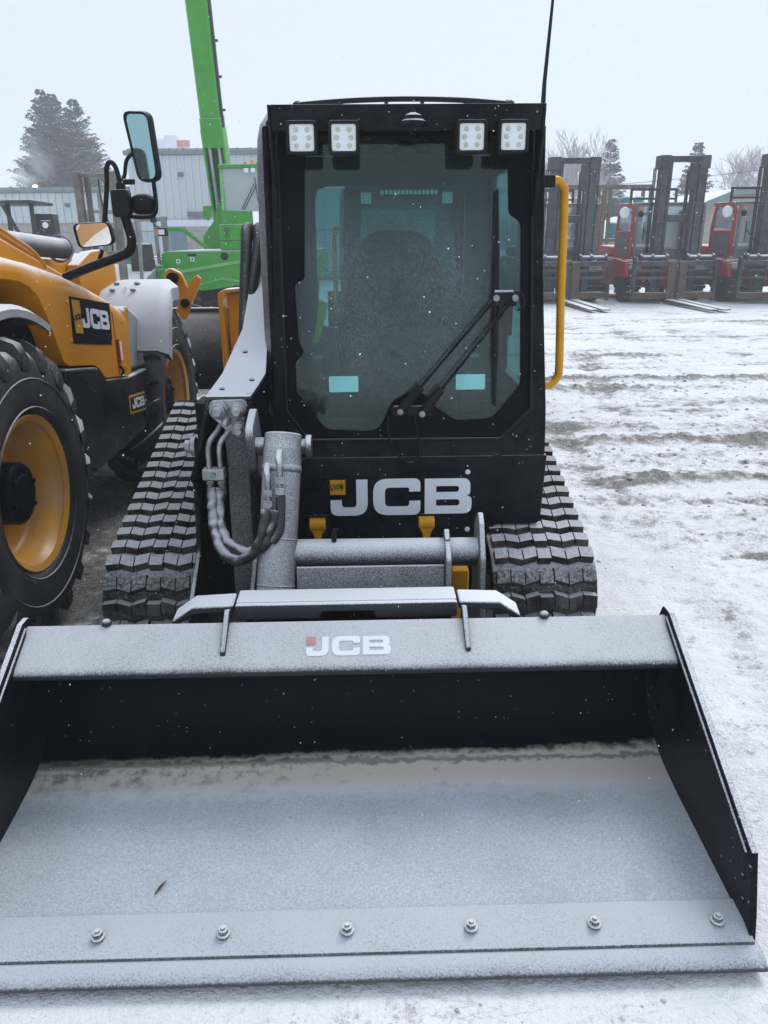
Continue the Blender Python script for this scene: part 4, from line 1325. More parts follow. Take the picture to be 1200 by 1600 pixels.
# black panel with lettering
SX = Matrix(((0, 0, 1, 0), (1, 0, 0, 0), (0, 1, 0, 0), (0, 0, 0, 1)))       # plane x -> y, plane y -> z, normal -> +x
slope = Matrix(((1, 0, 0, 0), (-0.145, 1, 0, 0), (0, 0, 1, 0), (0, 0, 0, 1)))
bp_ = flat_shape('bonnet_panel', [rpoly([(3.815, 1.395), (4.36, 1.318), (4.325, 1.10), (3.79, 1.175)])], m_blackdry, bonnet, Matrix.Translation((-1.4985, 0, 0)) @ SX, 0.004)
Mt = Matrix.Translation((-1.4955, 3.93, 1.235)) @ SX @ slope
flat_shape('lettering', tf(LETTER_J + LETTER_C + LETTER_B, 0.100, 0, 0), m_white, bonnet, Mt, 0.003)
flat_shape('emblem', [[(-0.10, -0.03), (-0.008, -0.03), (-0.008, 0.13), (-0.10, 0.13)]], m_yellowclean, bonnet, Mt, 0.003)
flat_shape('emblem_print', tf(LETTER_J + LETTER_C + LETTER_B, 0.026, -0.098, 0.03, -0.2, R(8)), m_dark, bonnet, Mt @ Matrix.Translation((0, 0, 0.002)), 0.002)
for y_, z_ in ((3.80, 1.37), (3.79, 1.19), (4.34, 1.11), (4.37, 1.30), (4.55, 1.20), (4.52, 0.95)):
    MB().lathe([(0, 0), (0.011, 0), (0.009, 0.005), (0, 0.006)], (-1.4995, y_ - 0.02, z_), (1, 0, 0), 10).build('panel_bolt', m_yellowclean, bonnet)
MB().box(-1.501, -1.4985, 4.385, 4.390, 0.93, 1.27).build('panel_gap', m_dark, bonnet)
bl_ = MB().box(-1.499, -1.49, 4.42, 4.455, 1.0, 1.10).build('latch_label', m_white, bonnet)
MB().box(-1.50, -1.487, 4.40, 4.418, 0.98, 1.12).build('bonnet_latch', m_belt, bonnet, 0.003)
MB().tube([(-1.50, 4.41, 0.97), (-1.485, 4.42, 0.94), (-1.50, 4.425, 0.91)], 0.008, 6, 3).build('latch_strap', m_dark, bonnet)
# grey corner cover, black lower body
MB().prism(rpoly([(4.62, 1.27, .03), (4.72, 1.275, .05), (4.87, 1.215, .06), (4.965, 1.09, .04), (4.945, 0.885), (4.62, 0.905)], 4), 'x', -1.98, -1.515).build('corner_cover', m_plastic, tele, 0.03, 3)
lowb = MB().prism(rpoly([(3.665, 1.073, .03), (4.055, 1.020, .03), (4.17, 0.935, .02), (4.545, 0.885), (4.93, 0.875), (4.86, 0.60, .04), (4.72, 0.52, .05), (3.86, 0.50, .05), (3.52, 0.66, .04)], 4), 'x', -2.0, -1.495).build('lower_body', m_black, tele, 0.02)
bg_ = flat_shape('badge', [[(4.47, 0.675), (4.765, 0.640), (4.78, 0.755), (4.485, 0.782)]], m_yellowclean, lowb, Matrix.Translation((-1.4925, 0, 0)) @ SX, 0.003)
flat_shape('badge_field', [[(4.485, 0.688), (4.752, 0.656), (4.766, 0.744), (4.498, 0.769)]], m_dark, lowb, Matrix.Translation((-1.4895, 0, 0)) @ SX, 0.002)
flat_shape('lettering', tf(LETTER_J + LETTER_C + LETTER_B, 0.060, 0, 0), m_white, lowb, Matrix.Translation((-1.4870, 4.512, 0.698)) @ SX @ Matrix(((1, 0, 0, 0), (-0.10, 1, 0, 0), (0, 0, 1, 0), (0, 0, 0, 1))), 0.002)


def arc_guard(cy, cz, r, a0, a1, x0, x1, drop, n=16):
    """mudguard: an arched sheet with rolled edges"""
    rings = []
    for k in range(n + 1):
        a = a0 + (a1 - a0) * k / n
        d = Vector((math.cos(a), math.sin(a)))
        ring = []
        for x_, rr in ((x0, r - drop), (x0, r - 0.02), (x0 + 0.03, r), (x1 - 0.03, r), (x1, r - 0.02), (x1, r - drop), (x1 - 0.012, r - drop), (x1 - 0.014, r - 0.03), (x1 - 0.035, r - 0.014), (x0 + 0.035, r - 0.014), (x0 + 0.014, r - 0.03), (x0 + 0.012, r - drop)):
            ring.append(Vector((x_, cy + d.x * rr, cz + d.y * rr)))
        rings.append(ring)
    return MB().loft(rings)


arc_guard(3.02, 0.655, 0.765, R(60), R(150), -1.88, -1.43, 0.05).build('rear_mudguard', m_plastic, tele)
# front mudguard: boxy snow-covered hood over the front wheel
rings = []
for (y_, z_, x0, x1) in ((4.80, 1.00, -1.80, -1.33), (4.84, 1.12, -1.80, -1.33), (4.92, 1.27, -1.79, -1.335), (5.03, 1.36, -1.78, -1.35), (5.20, 1.395, -1.77, -1.37), (5.38, 1.395, -1.77, -1.37)):
    n_ = Vector((0, -0.8, 0.6)) if y_ < 5.1 else Vector((0, 0, 1)) if y_ < 5.8 else Vector((0, 0.8, 0.5))
    rings.append([Vector((x0, y_, z_)) - n_ * 0.10, Vector((x0, y_, z_)) - n_ * 0.03, Vector((x0 + 0.05, y_, z_)), Vector((x1 - 0.06, y_, z_)), Vector((x1, y_, z_)) - n_ * 0.05, Vector((x1, y_, z_)) - n_ * 0.13,
                  Vector((x1 - 0.012, y_, z_)) - n_ * 0.13, Vector((x1 - 0.06, y_, z_)) - n_ * 0.02, Vector((x0 + 0.05, y_, z_)) - n_ * 0.02])
fm = MB().loft(rings).build('front_mudguard', m_plastic, tele, angle=50)
for x_ in (-1.69, -1.56):
    for y_, z_ in ((5.00, 1.352), (5.10, 1.385)):
        MB().ball((x_, y_, z_), 0.020, 0.012, 0.012).build('mudguard_stud', m_plastic, fm)
MB().bar((-1.615, 4.86, 1.19), (-1.615, 5.03, 1.366), 0.012, 0.01).build('mudguard_seam', m_plastic, fm)
# silencer and boom
mu = MB().lathe([(0, 0), (0.045, 0), (0.058, 0.02), (0.058, 1.86), (0.045, 1.88), (0, 1.88)], (-1.90, 3.0, 1.705), (0, 1, -0.058), 24).build('silencer', m_frosted, tele, angle=50)
MB().tube([Vector((-1.90, 4.80, 1.60)) + Vector((math.cos(a) * 0.075, 0.0, math.sin(a) * 0.075)) for a in [2 * PI * k / 24 for k in range(25)]], 0.008, 6).build('silencer_clamp', m_zinc, mu)
boomb = MB().prism([(2.0, 1.30), (2.0, 1.62), (5.2, 1.535), (5.32, 1.565), (5.85, 1.54), (5.95, 1.36), (6.5, 1.25), (6.5, 1.0), (5.2, 1.18)], 'x', -2.30, -1.98).build('boom', m_yellow, tele, 0.012)
MB().prism(rpoly([(5.05, 1.50, .02), (5.30, 1.575, .02), (5.55, 1.585, .06), (5.75, 1.50, .05), (5.75, 1.2), (5.05, 1.2)]), 'x', -1.975, -1.90).build('boom_cheek', m_yellow, tele, 0.01)
# boom head pieces and front bucket beyond
MB().prism(rpoly([(-1.765, 1.385, .05), (-1.70, 1.435, .05), (-1.615, 1.39, .06), (-1.54, 1.20, .03), (-1.59, 1.10, .03), (-1.72, 1.25, .05)]), 'y', 6.45, 6.51).build('boom_head_link', m_yellow, tele, 0.012)
MB().prism(rpoly([(-1.52, 1.345, .01), (-1.475, 1.375, .01), (-1.44, 1.345, .02), (-1.60, 1.015, .03), (-1.68, 1.08, .03)]), 'y', 6.40, 6.43).build('hitch_plate', m_yellow, tele, 0.004)
MB().cyl((-1.675, 6.40, 1.35), (-1.675, 6.58, 1.35), 0.045, seg=18).build('head_pin', m_blackdry, tele)
MB().cyl((-1.585, 6.37, 1.16), (-1.585, 6.46, 1.16), 0.035, seg=18).build('head_pin', m_blackdry, tele)
bk = [(7.0, 1.07), (6.94, 1.05), (6.90, 0.98), (6.86, 0.80), (6.87, 0.58), (6.95, 0.42), (7.10, 0.33), (7.8, 0.30)]
MB().prism(bk + offset_line(bk, 0.02)[::-1], 'x', -3.3, -1.30).build('front_bucket', m_frosted, tele, angle=50)
MB().bar((-3.3, 6.93, 1.065), (-1.31, 6.93, 1.065), 0.05, 0.03).build('bucket_rail', m_frostlight, tele, 0.006)
fp = MB().prism(rpoly([(-1.385, 0.47), (-1.385, 1.21, .03), (-1.33, 1.245, .03), (-1.12, 1.26), (-1.12, 1.235), (-1.31, 1.215), (-1.345, 1.16), (-1.345, 0.47)]), 'y', 6.70, 6.90).build('carriage_frame', m_yellow, tele, 0.008)
MB().box(-1.325, -1.12, 6.80, 6.86, 0.50, 1.205).build('carriage_plate', m_yellow, tele, 0.01)
MB().cyl((-1.40, 6.72, 0.47), (-1.25, 6.72, 0.50), 0.02, seg=10).build('carriage_pin', m_yellow, tele)
# operator cab, on the far side of the boom
cabt = MB()
MB().box(-3.25, -2.35, 3.35, 4.75, 0.95, 1.35).build('cab_base', m_black, tele, 0.03)
for x_ in (-3.22, -2.38):
    for y_ in (3.40, 4.70):
        MB().bar((x_, y_, 1.35), (x_, y_ - 0.1 * (y_ > 4), 2.42), 0.06).build('cab_post', m_black, tele, 0.008)
MB().prism(rrect(-3.28, -2.32, 3.3, 4.72, 0.08), 'z', 2.42, 2.50).build('cab_roof', m_black, tele, 0.02)
MB().box(-3.215, -2.385, 4.68, 4.684, 1.37, 2.41).build('cab_pane', m_pane, tele)
MB().box(-2.386, -2.382, 3.44, 4.62, 1.37, 2.41).build('cab_pane', m_pane, tele)
MB().box(-3.0, -2.55, 3.45, 3.75, 1.36, 2.1).build('cab_seat', m_seat, tele, 0.05)  # seat added out of view to darken the big mirror's reflection
MB().box(-3.2, -3.16, 3.45, 4.6, 1.37, 2.41).build('mirror_backdrop', m_blackdry, tele)  # dark sheet added out of view for the big mirror to reflect
# mirrors on their mast
MY = 4.2
mast = MB().tube([(-1.66, MY, 1.462), (-1.50, MY, 1.520), (-1.36, MY, 1.565), (-1.305, MY, 1.592), (-1.287, MY, 1.645), (-1.300, MY, 1.72), (-1.313, MY, 1.79), (-1.312, MY, 1.915)], 0.0235, 14, 6).build('mirror_mast', m_dark, tele)
MB().tube([(-1.413, MY - 0.01, 1.73), (-1.382, MY, 1.90), (-1.372, MY, 1.985), (-1.350, MY, 2.012), (-1.326, MY, 1.985), (-1.312, MY, 1.90)], 0.012, 10, 6).build('mirror_loop', m_dark, mast)
MB().tube([(-1.30, MY, 1.925), (-1.285, MY, 1.955), (-1.268, MY, 2.02), (-1.235, MY + 0.03, 2.06)], 0.010, 8, 4).build('mirror_bracket', m_dark, mast)
MB().tube([(-1.30, MY, 1.76), (-1.20, MY, 1.755), (-1.155, MY, 1.77), (-1.143, MY, 1.82), (-1.146, MY, 1.95)], 0.011, 8, 5).build('mirror_bracket', m_dark, mast)
MB().prism(rrect(-1.36, -1.27, 1.755, 1.885, 0.02), 'y', MY - 0.035, MY + 0.03).build('mast_clamp', m_dark, mast, 0.01)
MB().ball((-1.215, MY + 0.03, 1.815), 0.075, 0.045, 0.055).build('round_mirror_back', m_dark, mast)
MB().cyl((-1.29, MY - 0.02, 1.92), (-1.235, MY - 0.02, 1.92), 0.014, seg=8).build('clamp_screw', m_dark, mast)
MB().tube([(-1.445, MY, 1.60), (-1.475, MY, 1.53), (-1.50, MY, 1.505)], 0.011, 8, 3).build('mirror_bracket', m_dark, mast)


def mirror(outline, M, th=0.045):
    n = 6
    pts = rpoly(outline, n)
    cx = sum(p[0] for p in pts) / len(pts); cz = sum(p[1] for p in pts) / len(pts)
    inn = [(cx + (x - cx) * 0.88, cz + (z - cz) * 0.93) for x, z in pts]
    h = MB()
    rings = []
    for sc, d in ((1.0, 0.0), (1.03, 0.012), (1.0, 0.03), (0.8, th), (0.3, th + 0.012)):
        rings.append([M @ Vector((cx + (x - cx) * sc, d, cz + (z - cz) * sc)) for x, z in pts])
    h.loft(rings)
    o = h.build('mirror_housing', m_dark, mast, angle=50)
    rim = MB()
    rr = [[M @ Vector((x, 0.0, z)) for x, z in pts], [M @ Vector((x, -0.008, z)) for x, z in pts], [M @ Vector((x, -0.008, z)) for x, z in inn], [M @ Vector((x, -0.002, z)) for x, z in inn]]
    rim.loft(rr, caps=False).build('mirror_rim', m_dark, mast, angle=50)
    MB().add([M @ Vector((x, -0.003, z)) for x, z in inn], [tuple(range(len(inn)))]).build('mirror_glass', m_mirror, mast)
    return o


def about(p, rz, rx):
    return Matrix.Translation(p) @ Matrix.Rotation(rz, 4, 'Z') @ Matrix.Rotation(rx, 4, 'X') @ Matrix.Translation((-p[0], 0, -p[2]))


mirror([(-1.268, 2.240, .035), (-1.112, 2.228, .045), (-1.100, 1.920, .045), (-1.224, 1.920, .05)], about((-1.18, MY - 0.02, 2.08), R(-24), R(3)))
mirror([(-1.572, 1.725, .03), (-1.385, 1.735, .035), (-1.368, 1.625, .035), (-1.555, 1.606, .03)], about((-1.47, MY - 0.02, 1.67), R(3), R(2.2)))

# ------------------------------------------------------------------ green rotating telehandler
m_green = paint('green_paint', (0.040, 0.30, 0.018), 0.38, spec=0.3, amt=0.92, lo=0.6, hi=0.95, grain=0.3, wear=0.08, grime=(0.2, 0.3, 0.18), gamt=0.15, gscale=1.5)
m_greenlt = paint('green_paint_frosted', (0.14, 0.42, 0.12), 0.5, amt=0.9, lo=0.6, hi=0.95, grain=0.3, wear=0.08)
m_paneice = glass('iced_glass', (0.40, 0.46, 0.47), haze=0.50, gloss=0.05)
m_chrome = paint('cylinder_rod', (0.5, 0.53, 0.55), 0.35, 0.6)
m_orange = paint('orange_lens', (0.75, 0.22, 0.02), 0.3)
m_redlens = paint('red_lens', (0.55, 0.03, 0.02), 0.3)
GYY = 17.0
gr = thing('rotating_telehandler', 'bright green rotating telehandler with boom raised high, behind the yellow one', 'telehandler', (-3.0, 18.2, 0), 0, world_coords=True)
g0 = at(250, 392, GYY); g1 = at(385, 392, GYY)
xl = -4.62
prof_g = rpoly([(xl, 1.36, .05), (xl + 0.12, 1.40, .05), (-1.45, 1.40, .05), (-1.40, 1.30), (-1.42, 0.80), (-1.9, 0.66), (-2.9, 0.72, .1), (-3.6, 0.62), (-3.85, 0.60), (-4.35, 0.78), (-4.62, 0.95), (-4.66, 1.0)])
ch = MB().prism(prof_g, 'y', GYY, GYY + 4.2).build('chassis', m_green, gr, 0.02)
MB().prism([(-4.55, 0.98), (-4.0, 1.06), (-2.95, 1.22), (-2.95, 1.16), (-3.95, 1.0), (-4.55, 0.92)], 'y', GYY - 0.05, GYY - 0.002).build('chassis_crease', m_greenlt, ch)
MB().prism([(-3.95, 0.72), (-3.4, 0.86), (-3.0, 0.80), (-3.0, 0.77), (-3.4, 0.83), (-3.95, 0.69)], 'y', GYY - 0.04, GYY - 0.002).build('chassis_crease', m_greenlt, ch)
for x_, z_ in ((-4.28, 1.20), (-3.98, 1.24), (-2.62, 1.24), (-2.35, 1.22)):
    MB().box(x_ - 0.04, x_ + 0.04, GYY - 0.012, GYY - 0.002, z_ - 0.04, z_ + 0.04).build('tie_point_decal', m_white, ch)
    MB().cyl((x_, GYY - 0.016, z_), (x_, GYY - 0.013, z_), 0.022, seg=10).build('tie_point_mark', m_dark, ch)
for x_ in (-3.98, -2.62):
    MB().box(x_ - 0.09, x_ + 0.09, GYY - 0.02, GYY - 0.002, 1.30, 1.345).build('slot', m_dark, ch)
MB().cyl((-3.30, GYY - 0.02, 1.29), (-3.30, GYY - 0.002, 1.29), 0.08, seg=16).build('port_cap', m_dark, ch)
MB().box(-4.74, -4.60, GYY - 0.1, GYY + 0.25, 0.55, 1.12).build('outrigger', m_green, gr, 0.02)
MB().box(-4.76, -4.5, GYY - 0.12, GYY + 0.28, 1.02, 1.05).build('outrigger_cap', m_greenlt, gr)
for x_ in (-4.15, -1.85):
    for y_ in (GYY + 0.9, GYY + 3.3):
        ty = [(0.30, -0.2), (0.5, -0.22), (0.57, -0.18), (0.60, -0.1), (0.60, 0.1), (0.57, 0.18), (0.5, 0.22), (0.30, 0.2)]
        w = MB().lathe(ty, (x_, y_, 0.60), (1, 0, 0), 32).build('tyre', m_tyre, gr)
        for k in range(22):
            a = 2 * PI * k / 22
            c = Vector((x_, y_ + math.cos(a) * 0.61, 0.60 + math.sin(a) * 0.61))
            MB().box(-0.19, 0.19, -0.03, 0.03, -0.02, 0.02, Matrix.Translation(c) @ Matrix.Rotation(a + PI / 2, 4, 'X') @ Matrix.Rotation(R(20), 4, 'Z')).build('tread_lug', m_tyre, w)
MB().box(-4.3, -1.7, GYY + 0.5, GYY + 3.8, 0.35, 0.75).build('underbody', m_blackdry, gr)
# turret
MB().box(-3.42, -2.05, GYY + 0.25, GYY + 3.4, 1.405, 1.60).build('turret', m_green, gr, 0.02)
MB().prism([(-3.42, 1.60), (-3.42, 1.93), (-2.35, 1.93), (-2.35, 1.60)], 'y', GYY + 0.22, GYY + 0.5).build('cab_step_box', m_green, gr, 0.03)
MB().box(-2.95, -2.40, GYY + 0.18, GYY + 0.218, 1.66, 1.80).build('step_recess', m_blackdry, gr)
for k in range(4):
    MB().box(-2.80 + k * 0.11, -2.74 + k * 0.11, GYY + 0.20, GYY + 0.2185, 1.88, 1.925).build('hazard_stripe', m_belt if k % 2 == 0 else m_white, gr)
for k in range(6):
    MB().box(-3.32, -3.20, GYY + 0.214, GYY + 0.2195, 1.66 + k * 0.035, 1.672 + k * 0.035).build('vent_slot', m_dark, gr)
# cab
cy0 = GYY + 0.45
cabg = MB().prism(rpoly([(-3.40, 1.935), (-3.40, 2.18), (-3.36, 2.20), (-2.47, 2.20), (-2.42, 2.18), (-2.42, 1.935)]), 'y', cy0, cy0 + 1.5).build('cab', m_green, gr, 0.02)
for x_ in (-3.345, -2.50):
    MB().bar((x_, cy0 + 0.04, 2.20), (x_, cy0 + 0.10, 3.02), 0.075, 0.075).build('cab_post', m_greenlt, cabg, 0.01)
    MB().bar((x_, cy0 + 1.45, 2.20), (x_, cy0 + 1.45, 3.02), 0.075, 0.075).build('cab_post', m_greenlt, cabg, 0.01)
MB().box(-3.39, -2.45, cy0, cy0 + 1.5, 3.022, 3.10).build('cab_roof', m_green, cabg, 0.02)
MB().box(-3.305, -2.54, cy0 + 0.06, cy0 + 0.068, 2.205, 3.018).build('cab_windscreen', m_paneice, cabg)
for x_ in (-3.345, -2.505):
    MB().box(x_, x_ + 0.005, cy0 + 0.12, cy0 + 1.40, 2.205, 3.018).build('cab_side_window', m_paneice, cabg)
wz = cy0 + 0.02
for p0, p1 in (((-2.95, 2.22), (-2.66, 2.72)), ((-2.90, 2.22), (-2.61, 2.70)), ((-2.64, 2.85), (-2.60, 2.38))):
    MB().bar((p0[0], wz, p0[1]), (p1[0], wz, p1[1]), 0.014).build('cab_wiper', m_dark, cabg)
for x_ in (-2.80, -2.66):
    MB().box(x_ - 0.045, x_ + 0.045, cy0 - 0.06, cy0 - 0.01, 2.93, 3.015).build('cab_lamp', m_lens, cabg, 0.006)
MB().lathe([(0, 0), (0.045, 0), (0.045, 0.05), (0.025, 0.09), (0, 0.095)], (-2.70, cy0 + 0.15, 3.10), (0, 0, 1), 12).build('beacon', m_orange, cabg)
MB().lathe([(0, 0), (0.03, 0), (0.03, 0.04), (0, 0.06)], (-2.84, cy0 + 0.15, 3.10), (0, 0, 1), 12).build('beacon', m_redlens, cabg)
MB().lathe([(0, 0), (0.03, 0), (0.03, 0.04), (0, 0.06)], (-2.60, cy0 + 0.15, 3.10), (0, 0, 1), 12).build('beacon', m_green, cabg)
# wing plate, lamp arm, mirror
MB().prism(rpoly([(-3.86, 1.43), (-3.84, 1.70, .1), (-3.55, 2.05, .1), (-3.50, 2.35), (-3.42, 2.35), (-3.42, 1.43)]), 'y', GYY + 0.6, GYY + 0.68).build('wing_plate', m_green, gr, 0.01)
MB().prism(rpoly([(-3.78, 2.05), (-3.78, 2.30, .03), (-3.60, 2.30, .03), (-3.60, 2.10), (-3.68, 2.0)]), 'y', GYY + 0.5, GYY + 0.53).build('small_shield', m_green, gr, 0.01)
MB().tube([(-3.68, GYY + 0.1, 1.46), (-4.08, GYY, 1.80), (-4.15, GYY, 1.825), (-4.52, GYY, 1.84)], 0.045, 6).build('lamp_arm', m_green, gr)
ml = MB().box(-4.66, -4.44, GYY - 0.05, GYY + 0.05, 1.70, 1.87).build('side_lamp', m_dark, gr, 0.02)
MB().box(-4.62, -4.50, GYY - 0.058, GYY - 0.051, 1.73, 1.83).build('lamp_lens', m_lens, ml)
MB().box(-4.66, -4.625, GYY - 0.058, GYY - 0.051, 1.73, 1.83).build('lamp_lens', m_orange, ml)
MB().prism(rpoly([(-4.84, 2.32, .02), (-4.70, 2.33, .02), (-4.64, 1.98, .02), (-4.76, 1.96, .02)]), 'y', GYY - 0.06, GYY).build('side_mirror', m_dark, gr, 0.02)
MB().tube([(-4.72, GYY - 0.02, 1.97), (-4.69, GYY - 0.01, 1.90), (-4.58, GYY, 1.87)], 0.014, 6).build('mirror_stalk', m_dark, gr)
# boom: base section, twin lift cylinders, long upper section leaning towards the viewer
b0 = at(352, 330, 18.9); b1 = at(333, 200, 18.5); b2 = at(309, 0, 17.9)
dirb = (b2 - b1).normalized()
top_b = b2 + dirb * 4.5


def section(p, q, w, h):
    d = (q - p).normalized(); s = Vector((1, 0, 0)); s = (s - d * s.dot(d)).normalized(); n = s.cross(d)
    rr = []
    for c in (p, q):
        rr.append([c + s * (a * w) + n * (b_ * h) for a, b_ in ((-.5, -.42), (-.42, -.5), (.42, -.5), (.5, -.42), (.5, .42), (.42, .5), (-.42, .5), (-.5, .42))])
    return MB().loft(rr)


bm_ = section(b1 - dirb * 0.1, top_b, 0.42, 0.55).build('boom', m_green, gr)
section(b1 - dirb * 0.35, b1 + dirb * 0.22, 0.45, 0.60).build('boom_collar', m_green, bm_)
sdir = Vector((1, 0, 0))
for s_ in (-0.215, 0.215):
    section(b0 + sdir * s_ - dirb * 0.4, b1 + sdir * s_, 0.05, 0.5).build('boom_cheek', m_green, bm_)
MB().add(*(lambda L_, R_: ([L_[0], L_[1], R_[1], R_[0]], [(0, 1, 2, 3)]))((b0 - sdir * 0.19 + Vector((0, .2, 0)), b1 - sdir * 0.19 + Vector((0, .2, 0))), (b0 + sdir * 0.19 + Vector((0, .2, 0)), b1 + sdir * 0.19 + Vector((0, .2, 0))))).build('boom_inner_web', m_green, bm_)
for s_ in (-0.115, 0.10):
    MB().cyl(b0 + sdir * s_ + Vector((0, -0.12, -0.2)), b1 + sdir * s_ - dirb * 0.32 + Vector((0, -0.12, 0)), 0.045, seg=12).build('lift_cylinder', m_chrome, bm_)
    MB().lathe([(0, 0), (0.075, 0), (0.075, 0.16), (0, 0.16)], b1 + sdir * s_ - dirb * 0.33 + Vector((0, -0.12, 0)), dirb, 10).build('cylinder_eye', m_dark, bm_)
MB().bar(b1 + sdir * 0.24 + Vector((0, -.1, 0)), top_b + sdir * 0.24, 0.05, 0.10).build('boom_hose_tray', m_frostlight, bm_)
for f in (0.15, 0.42, 0.7):
    q = b1.lerp(b2, f) + sdir * 0.28
    MB().box(q.x - 0.03, q.x + 0.03, q.y - 0.03, q.y + 0.03, q.z - 0.02, q.z + 0.02).build('tray_clip', m_dark, bm_)

# ------------------------------------------------------------------ heavy forklifts on the right
m_mast = paint('mast_steel', (0.028, 0.031, 0.037), 0.6, spec=0.25, amt=0.8, lo=0.35, hi=0.9, grain=0.6, fine=60, wear=0.3, grime=(0.12, 0.12, 0.12), gamt=0.5, gscale=2.0)
m_rust = paint('rusty_steel', (0.10, 0.062, 0.045), 0.75, amt=0.9, lo=0.55, hi=0.9, grain=0.4, fine=60, wear=0.3, grime=(0.05, 0.04, 0.035), gamt=0.6, gscale=4)
m_fred = paint('forklift_red', (0.40, 0.030, 0.024), 0.45, spec=0.3, amt=0.85, lo=0.55, hi=0.95, grain=0.4, fine=60, wear=0.15, grime=(0.22, 0.12, 0.11), gamt=0.35, gscale=2)
m_fgrey = paint('forklift_grey', (0.15, 0.16, 0.17), 0.55, amt=0.85, lo=0.5, hi=0.9, grain=0.4, fine=60, wear=0.15)
m_fglass = glass('forklift_glass', (0.62, 0.68, 0.70), haze=0.28, gloss=0.08)
m_convex = paint('round_mirror_face', (0.70, 0.72, 0.72), 0.3, wear=0.1)


def LEAN(p):
    k = max(0.0, p.z - 0.9)
    return Vector((p.x + 0.045 * k, p.y + 0.09 * k, p.z))


def forklift(loc, rz, label, tall=3.45):
    f = thing('forklift', label, 'forklift', loc, rz, 'heavy red forklifts parked in a row')
    # carriage
    c = MB().box(-1.02, 1.02, -0.10, 0.0, 0.90, 1.02).build('carriage_rail', m_mast, f, 0.008)
    MB().box(-1.02, 1.02, -0.10, 0.0, 0.10, 0.26).build('carriage_rail', m_rust, f, 0.008)
    MB().box(-1.0, 1.0, -0.085, -0.02, 0.58, 0.64).build('carriage_bar', m_mast, f)
    MB().box(-1.0, 1.0, -0.05, 0.04, 0.76, 0.82).build('carriage_bar', m_mast, f)
    for x_, h in ((-1.055, 1.12), (1.055, 1.06)):
        MB().prism([(-0.12, 0.06), (0.03, 0.06), (0.03, h), (-0.06, h), (-0.10, h - 0.1)], 'x', x_ - 0.035, x_ + 0.035).build('carriage_end', m_mast, f, 0.008)
    for x_ in (-0.12, 0.17):
        fk = MB().prism([(-0.23, 0.02), (-0.10, 0.02), (-0.10, 1.0), (-0.17, 1.0), (-0.17, 0.1), (-2.6, 0.055), (-2.6, 0.03)], 'x', x_ - 0.10, x_ + 0.10).build('fork', m_rust, f, 0.006)
    MB().box(-0.02, 0.07, -0.12, -0.06, 0.10, 0.98).build('carriage_post', m_mast, f)
    for x_ in (-0.58, 0.62):
        cy = MB().cyl((x_ - 0.36, -0.02, 1.10), (x_ + 0.36, -0.02, 1.10), 0.062, seg=14).build('shift_cylinder', m_frostlight, f)
        for q in (-0.36, -0.08, 0.30):
            MB().lathe([(0, 0), (0.095, 0), (0.095, 0.06), (0, 0.06)], (x_ + q, -0.02, 1.10), (1, 0, 0), 14).build('cylinder_lug', m_mast, cy)
    # mast
    for s in (-1, 1):
        m = MB().box(s * 0.48 - 0.09, s * 0.48 + 0.09, 0.06, 0.34, 0.12, tall).warp(LEAN).build('mast_channel', m_mast, f, 0.01)
        MB().box(s * 0.33 - 0.035, s * 0.33 + 0.035, 0.08, 0.30, 0.15, tall - 0.05).warp(LEAN).build('mast_inner_channel', m_mast, f, 0.006)
        MB().cyl((s * 0.26, 0.40, 0.4), (s * 0.26, 0.40, tall - 0.3), 0.045, seg=10).warp(LEAN).build('lift_cylinder', m_mast, f)
        MB().box(s * 0.50 - 0.13, s * 0.50 + 0.13, 0.02, 0.40, tall - 0.28, tall + 0.03).warp(LEAN).build('mast_head', m_mast, f, 0.015)
        for k in range(3):
            MB().cyl((s * 0.66 + 0.03 * k, 0.36, 1.2), (s * 0.66 + 0.03 * k, 0.36, tall - 0.25), 0.012, seg=6).warp(LEAN).build('mast_hose', m_dark, f)
    MB().box(-0.45, 0.45, 0.05, 0.30, tall - 0.12, tall + 0.01).warp(LEAN).build('mast_crosshead', m_mast, f, 0.01)
    MB().box(-0.42, 0.42, 0.30, 0.40, 1.95, 2.12).warp(LEAN).build('mast_crossbar', m_mast, f, 0.01)
    MB().box(0.17, 0.30, 0.06, 0.18, tall - 0.75, tall - 0.14).warp(LEAN).build('chain_anchor', m_mast, f, 0.01)
    MB().box(-0.60, -0.40, -0.04, 0.04, 1.93, 1.97).warp(LEAN).build('mast_step', m_frostlight, f)
    # overhead guard bars seen between the channels
    MB().box(-0.85, 0.35, 1.2, 1.26, 2.72, 2.78).build('guard_bar', m_mast, f)
    MB().box(-0.85, 0.35, 1.2, 1.26, 2.50, 2.55).build('guard_bar', m_mast, f)
    for x_ in (-0.85, 0.35):
        MB().box(x_, x_ + 0.05, 1.2, 1.26, 2.42, 2.78).build('guard_bar', m_mast, f)
    # body and cab
    MB().prism(rpoly([(0.55, 0.35), (0.55, 1.02, .05), (3.6, 1.10, .2), (3.9, 0.9, .1), (3.9, 0.35, .1)]), 'x', -0.95, 0.95).build('body', m_fred, f, 0.04)
    MB().prism(rpoly([(2.1, 1.09), (2.1, 1.35, .1), (3.3, 1.38, .2), (3.6, 1.12)]), 'x', -0.85, 0.85).build('engine_cover', m_fred, f, 0.06)
    MB().box(-0.78, 0.92, 0.72, 0.76, 1.04, 1.30).build('cab_front_panel', m_fgrey, f, 0.01)
    MB().box(-0.76, 0.90, 0.735, 0.745, 1.30, 2.32).build('cab_windscreen', m_fglass, f)
    for x_ in (-0.80, 0.94):
        MB().box(x_ - 0.03, x_ + 0.03, 0.70, 0.80, 1.04, 2.38).build('cab_front_post', m_fgrey, f, 0.01)
